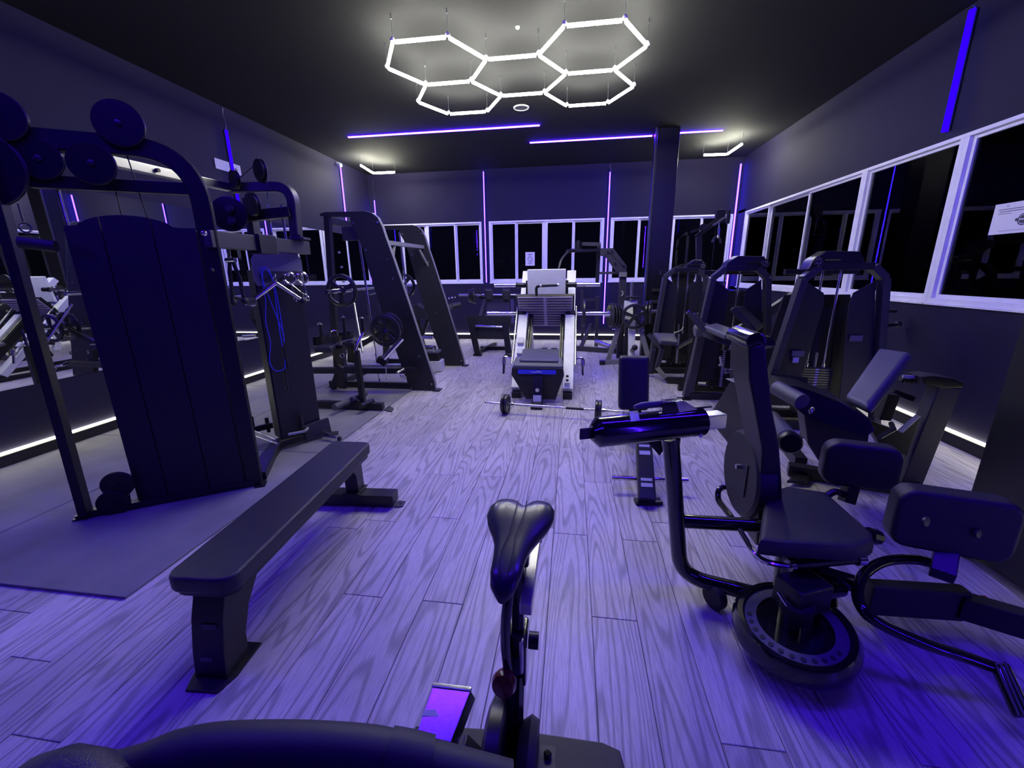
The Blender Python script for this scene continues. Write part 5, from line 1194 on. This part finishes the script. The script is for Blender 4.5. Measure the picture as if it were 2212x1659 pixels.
t.part('snap_hook', MB().tube([(2.494, 8.050, 2.167), (2.500, 8.050, 2.046)], .016, 8).ball((2.495, 8.050, 2.023), .03), 'chrome')
t.part('pull_bar', MB().tube(smooth([(2.405, 8.050, 1.933), (2.436, 8.050, 2.002), (2.504, 8.050, 2.008), (2.553, 8.050, 1.907)]), .018, 8), 'black')
t.part('base', MB().bar((2.0, 8.3, .05), (2.6, 8.3, .05), .09, .09, (0, 0, 1)), 'black')
t.part('seat', MB().box((2.3, 7.9, .5), (.3, .3, .07), 0, .02), 'pad'); t.part('seat_post', MB().bar((2.3, 7.9, .05), (2.3, 7.9, .47), .07, .07), 'black')
t = Thing('wall_hooks', 'two dark wall brackets on the column side near the row of machines', 'bracket', (1.399, 7.350, 1.124))
t.part('bracket', MB().box((1.386, 7.250, 1.151), (.16, .06, .05), 0, .01), 'rubber'); t.part('bracket', MB().box((1.385, 7.250, 0.963), (.14, .06, .05), 0, .01), 'rubber')

# ================================================================== FOREGROUND
# ---- exercise bike: the photographer stands at its handlebar
t = Thing('exercise_bike', 'exercise bike with a wide black saddle in the centre foreground', 'exercise bike', (-.13, .9, 0))
def saddle():
    # stations from nose (y=.80) to tail, half widths and heights
    st = [(.775, .012, .735, .018), (.79, .030, .752, .030), (.82, .037, .765, .036), (.86, .040, .772, .040), (.90, .046, .776, .042), (.94, .062, .780, .046), (.975, .082, .786, .050), (1.01, .094, .792, .050), (1.045, .093, .797, .046), (1.07, .080, .800, .038), (1.085, .055, .798, .028)]
    rs = []
    for i, (y, w, z, h) in enumerate(st):
        r = []
        f = (y - .775) / .31
        xc = -.142 + .018 * f
        for k in range(20):
            a = 2 * PI * k / 20; x = math.cos(a); s = math.sin(a)
            xx = w * (abs(x) ** .75) * (1 if x > 0 else -1)
            zz = h * .45 * s if s > 0 else h * 1.0 * s
            g = math.exp(-(xx / .014) ** 2) * .010 * (f > .12) if s > 0 else 0
            dip = .010 * max(0, 1 - abs(f - 1.0) / .25) * math.exp(-(xx / .03) ** 2) if s > 0 else 0
            r.append((xc + xx, y - (.012 * math.exp(-(xx / .03) ** 2) if i > 8 else 0), z + zz - g - dip))
        rs.append(r)
    return MB().rings(rs)
s_ = t.part('saddle', saddle(), mat('saddle_vinyl', (.03, .03, .035), .32, coat=.15), ang=60)
t.part('seam', MB().tube(smooth([(-.152, .80, .772), (-.156, .86, .792), (-.148, .92, .797), (-.142, 1.0, .812), (-.140, 1.06, .815)]), .0012, 5).tube(smooth([(-.134, .80, .772), (-.128, .86, .792), (-.130, .92, .797), (-.116, 1.0, .812), (-.114, 1.06, .815)]), .0012, 5), 'rubber', parent=s_)
t.part('saddle_rail', MB().cyl((-.15, .84, .735), (-.14, 1.02, .73), .006).cyl((-.12, .84, .735), (-.11, 1.02, .73), .006), 'chrome')
t.part('saddle_clamp', MB().box((-.125, .95, .715), (.06, .05, .04), 0, .008), 'gloss')
t.part('seat_post', MB().bar((-.125, .95, .72), (-.125, .93, .42), .035, .05, (1, 0, 0), .006), 'gloss')
t.part('slide_rail', MB().bar((-.090, 1.10, .665), (-.095, .84, .645), .030, .035, (1, 0, 0), .003), 'steel')
t.part('slide_end', MB().box((-.090, 1.11, .668), (.034, .02, .04), 0, .003), 'plastic')
t.part('post_sleeve', MB().bar((-.128, .935, .50), (-.130, .93, .33), .06, .075, (1, 0, 0), .008), 'gloss')
t.part('post_tube', MB().tube(smooth([(-.142, .90, .66), (-.150, .875, .58), (-.152, .87, .50), (-.147, .87, .42)]), .014, 12), 'gloss')
t.part('sleeve_lever', MB().bar((-.112, .89, .50), (-.112, .88, .40), .018, .012), 'steel')
t.part('knob', MB().lathe((-.150, .865, .395), (-.1, -.95, .35), [(0, .014), (.01, .03), (.03, .034), (.045, .028), (.05, .0)], 24), 'red')
t.part('knob_stem', MB().cyl((-.145, .90, .39), (-.150, .86, .40), .014), 'plastic')
t.part('side_knob', MB().cyl((-.095, .92, .47), (-.068, .92, .47), .022), 'plastic')
t.part('main_tube', MB().sweep([(-.138, .93, .36), (-.140, .91, .22), (-.150, .86, .05), (-.150, .60, .05)], .065, .085, (1, 0, 0), .012), 'gloss')
t.part('flywheel_cover', MB().lathe((-.20, .80, .17), (1, 0, 0), [(0, .0), (0, .13), (.012, .155), (.045, .155), (.05, .14), (.05, 0)], 40), 'plastic')
t.part('cover', MB().lathe((-.115, .82, .12), (1, 0, 0), [(0, .0), (0, .11), (.03, .13), (.05, .12), (.05, 0)], 36), 'shroud')
t.part('rear_stabilizer', MB().prism([(-0.477, 0.862, 0.030), (-0.458, 0.935, 0.030), (-0.332, 0.949, 0.030), (-0.089, 0.965, 0.030), (0.125, 0.964, 0.030), (0.176, 0.948, 0.030), (0.188, 0.890, 0.030), (-0.144, 0.835, 0.030)], (0, 0, .04), .008), 'shroud')
t.part('base_bracket', MB().slab([(-0.141, 0.921, 0.075), (-0.016, 0.928, 0.075), (-0.013, 0.847, 0.075), (-0.129, 0.832, 0.075)], .003, 0), 'grey')
t.part('base_bolt', MB().lathe((-0.038, 0.898, 0.078), (0, 0, 1), [(0, .012), (.008, .012), (.012, .008), (.012, 0)], 14), 'gloss')
pd = t.part('pedal', MB().slab([(-0.365, 0.870, 0.325), (-0.249, 0.861, 0.338), (-0.277, 0.749, 0.298), (-0.378, 0.765, 0.285)], .055, .004, 2), mat('pedal_chrome', (.55, .56, .62), .22, metal=1.0))
t.part('pedal_label', MB().slab([(-0.370, 0.816, 0.307), (-0.268, 0.818, 0.319), (-0.271, 0.803, 0.314), (-0.373, 0.802, 0.303)], .0006, 0), 'label', parent=pd)
t.part('pedal_edge', MB().bar((-0.365, 0.871, 0.325), (-0.249, 0.862, 0.338), .012, .010, (0, 1, 0), .002), 'steel', parent=pd)
t.part('crank_arm', MB().bar((-.26, .80, .24), (-.20, .80, .17), .03, .02), 'steel')
# handlebar in front of the lens
hb_pts = smooth([(-0.653, 0.269, 0.858), (-0.581, 0.281, 0.863), (-0.509, 0.294, 0.874), (-0.460, 0.305, 0.888), (-0.410, 0.314, 0.896), (-0.327, 0.326, 0.897), (-0.250, 0.336, 0.892), (-0.205, 0.341, 0.885), (-0.144, 0.346, 0.871), (-0.061, 0.352, 0.851)], 5)
n_ = len(hb_pts)
t.part('handlebar', MB().tube(hb_pts, .028, 16, rad=[.020 + .010 * min(1, k / 14) - .004 * max(0, (k - n_ * .72) / (n_ * .28)) for k in range(n_)]), 'rubber')
t.part('grip_sleeve', MB().tube([(-0.207, 0.341, 0.887), (-0.183, 0.343, 0.883), (-0.158, 0.345, 0.876)], .031, 16), 'rubber')
t.part('elbow_pad', MB().lathe((-0.540, 0.255, 0.902), (1, 0, 0), [(-.06, .0), (-.055, .025), (-.02, .038), (.02, .038), (.055, .025), (.06, .0)], 20), 'pad')
t.part('stem', MB().cyl((-0.338, 0.322, 0.887), (-.20, .45, .2), .03), 'gloss')
t.part('lower_frame', MB().bar((-.20, .46, .22), (-.15, .75, .06), .06, .08), 'gloss')
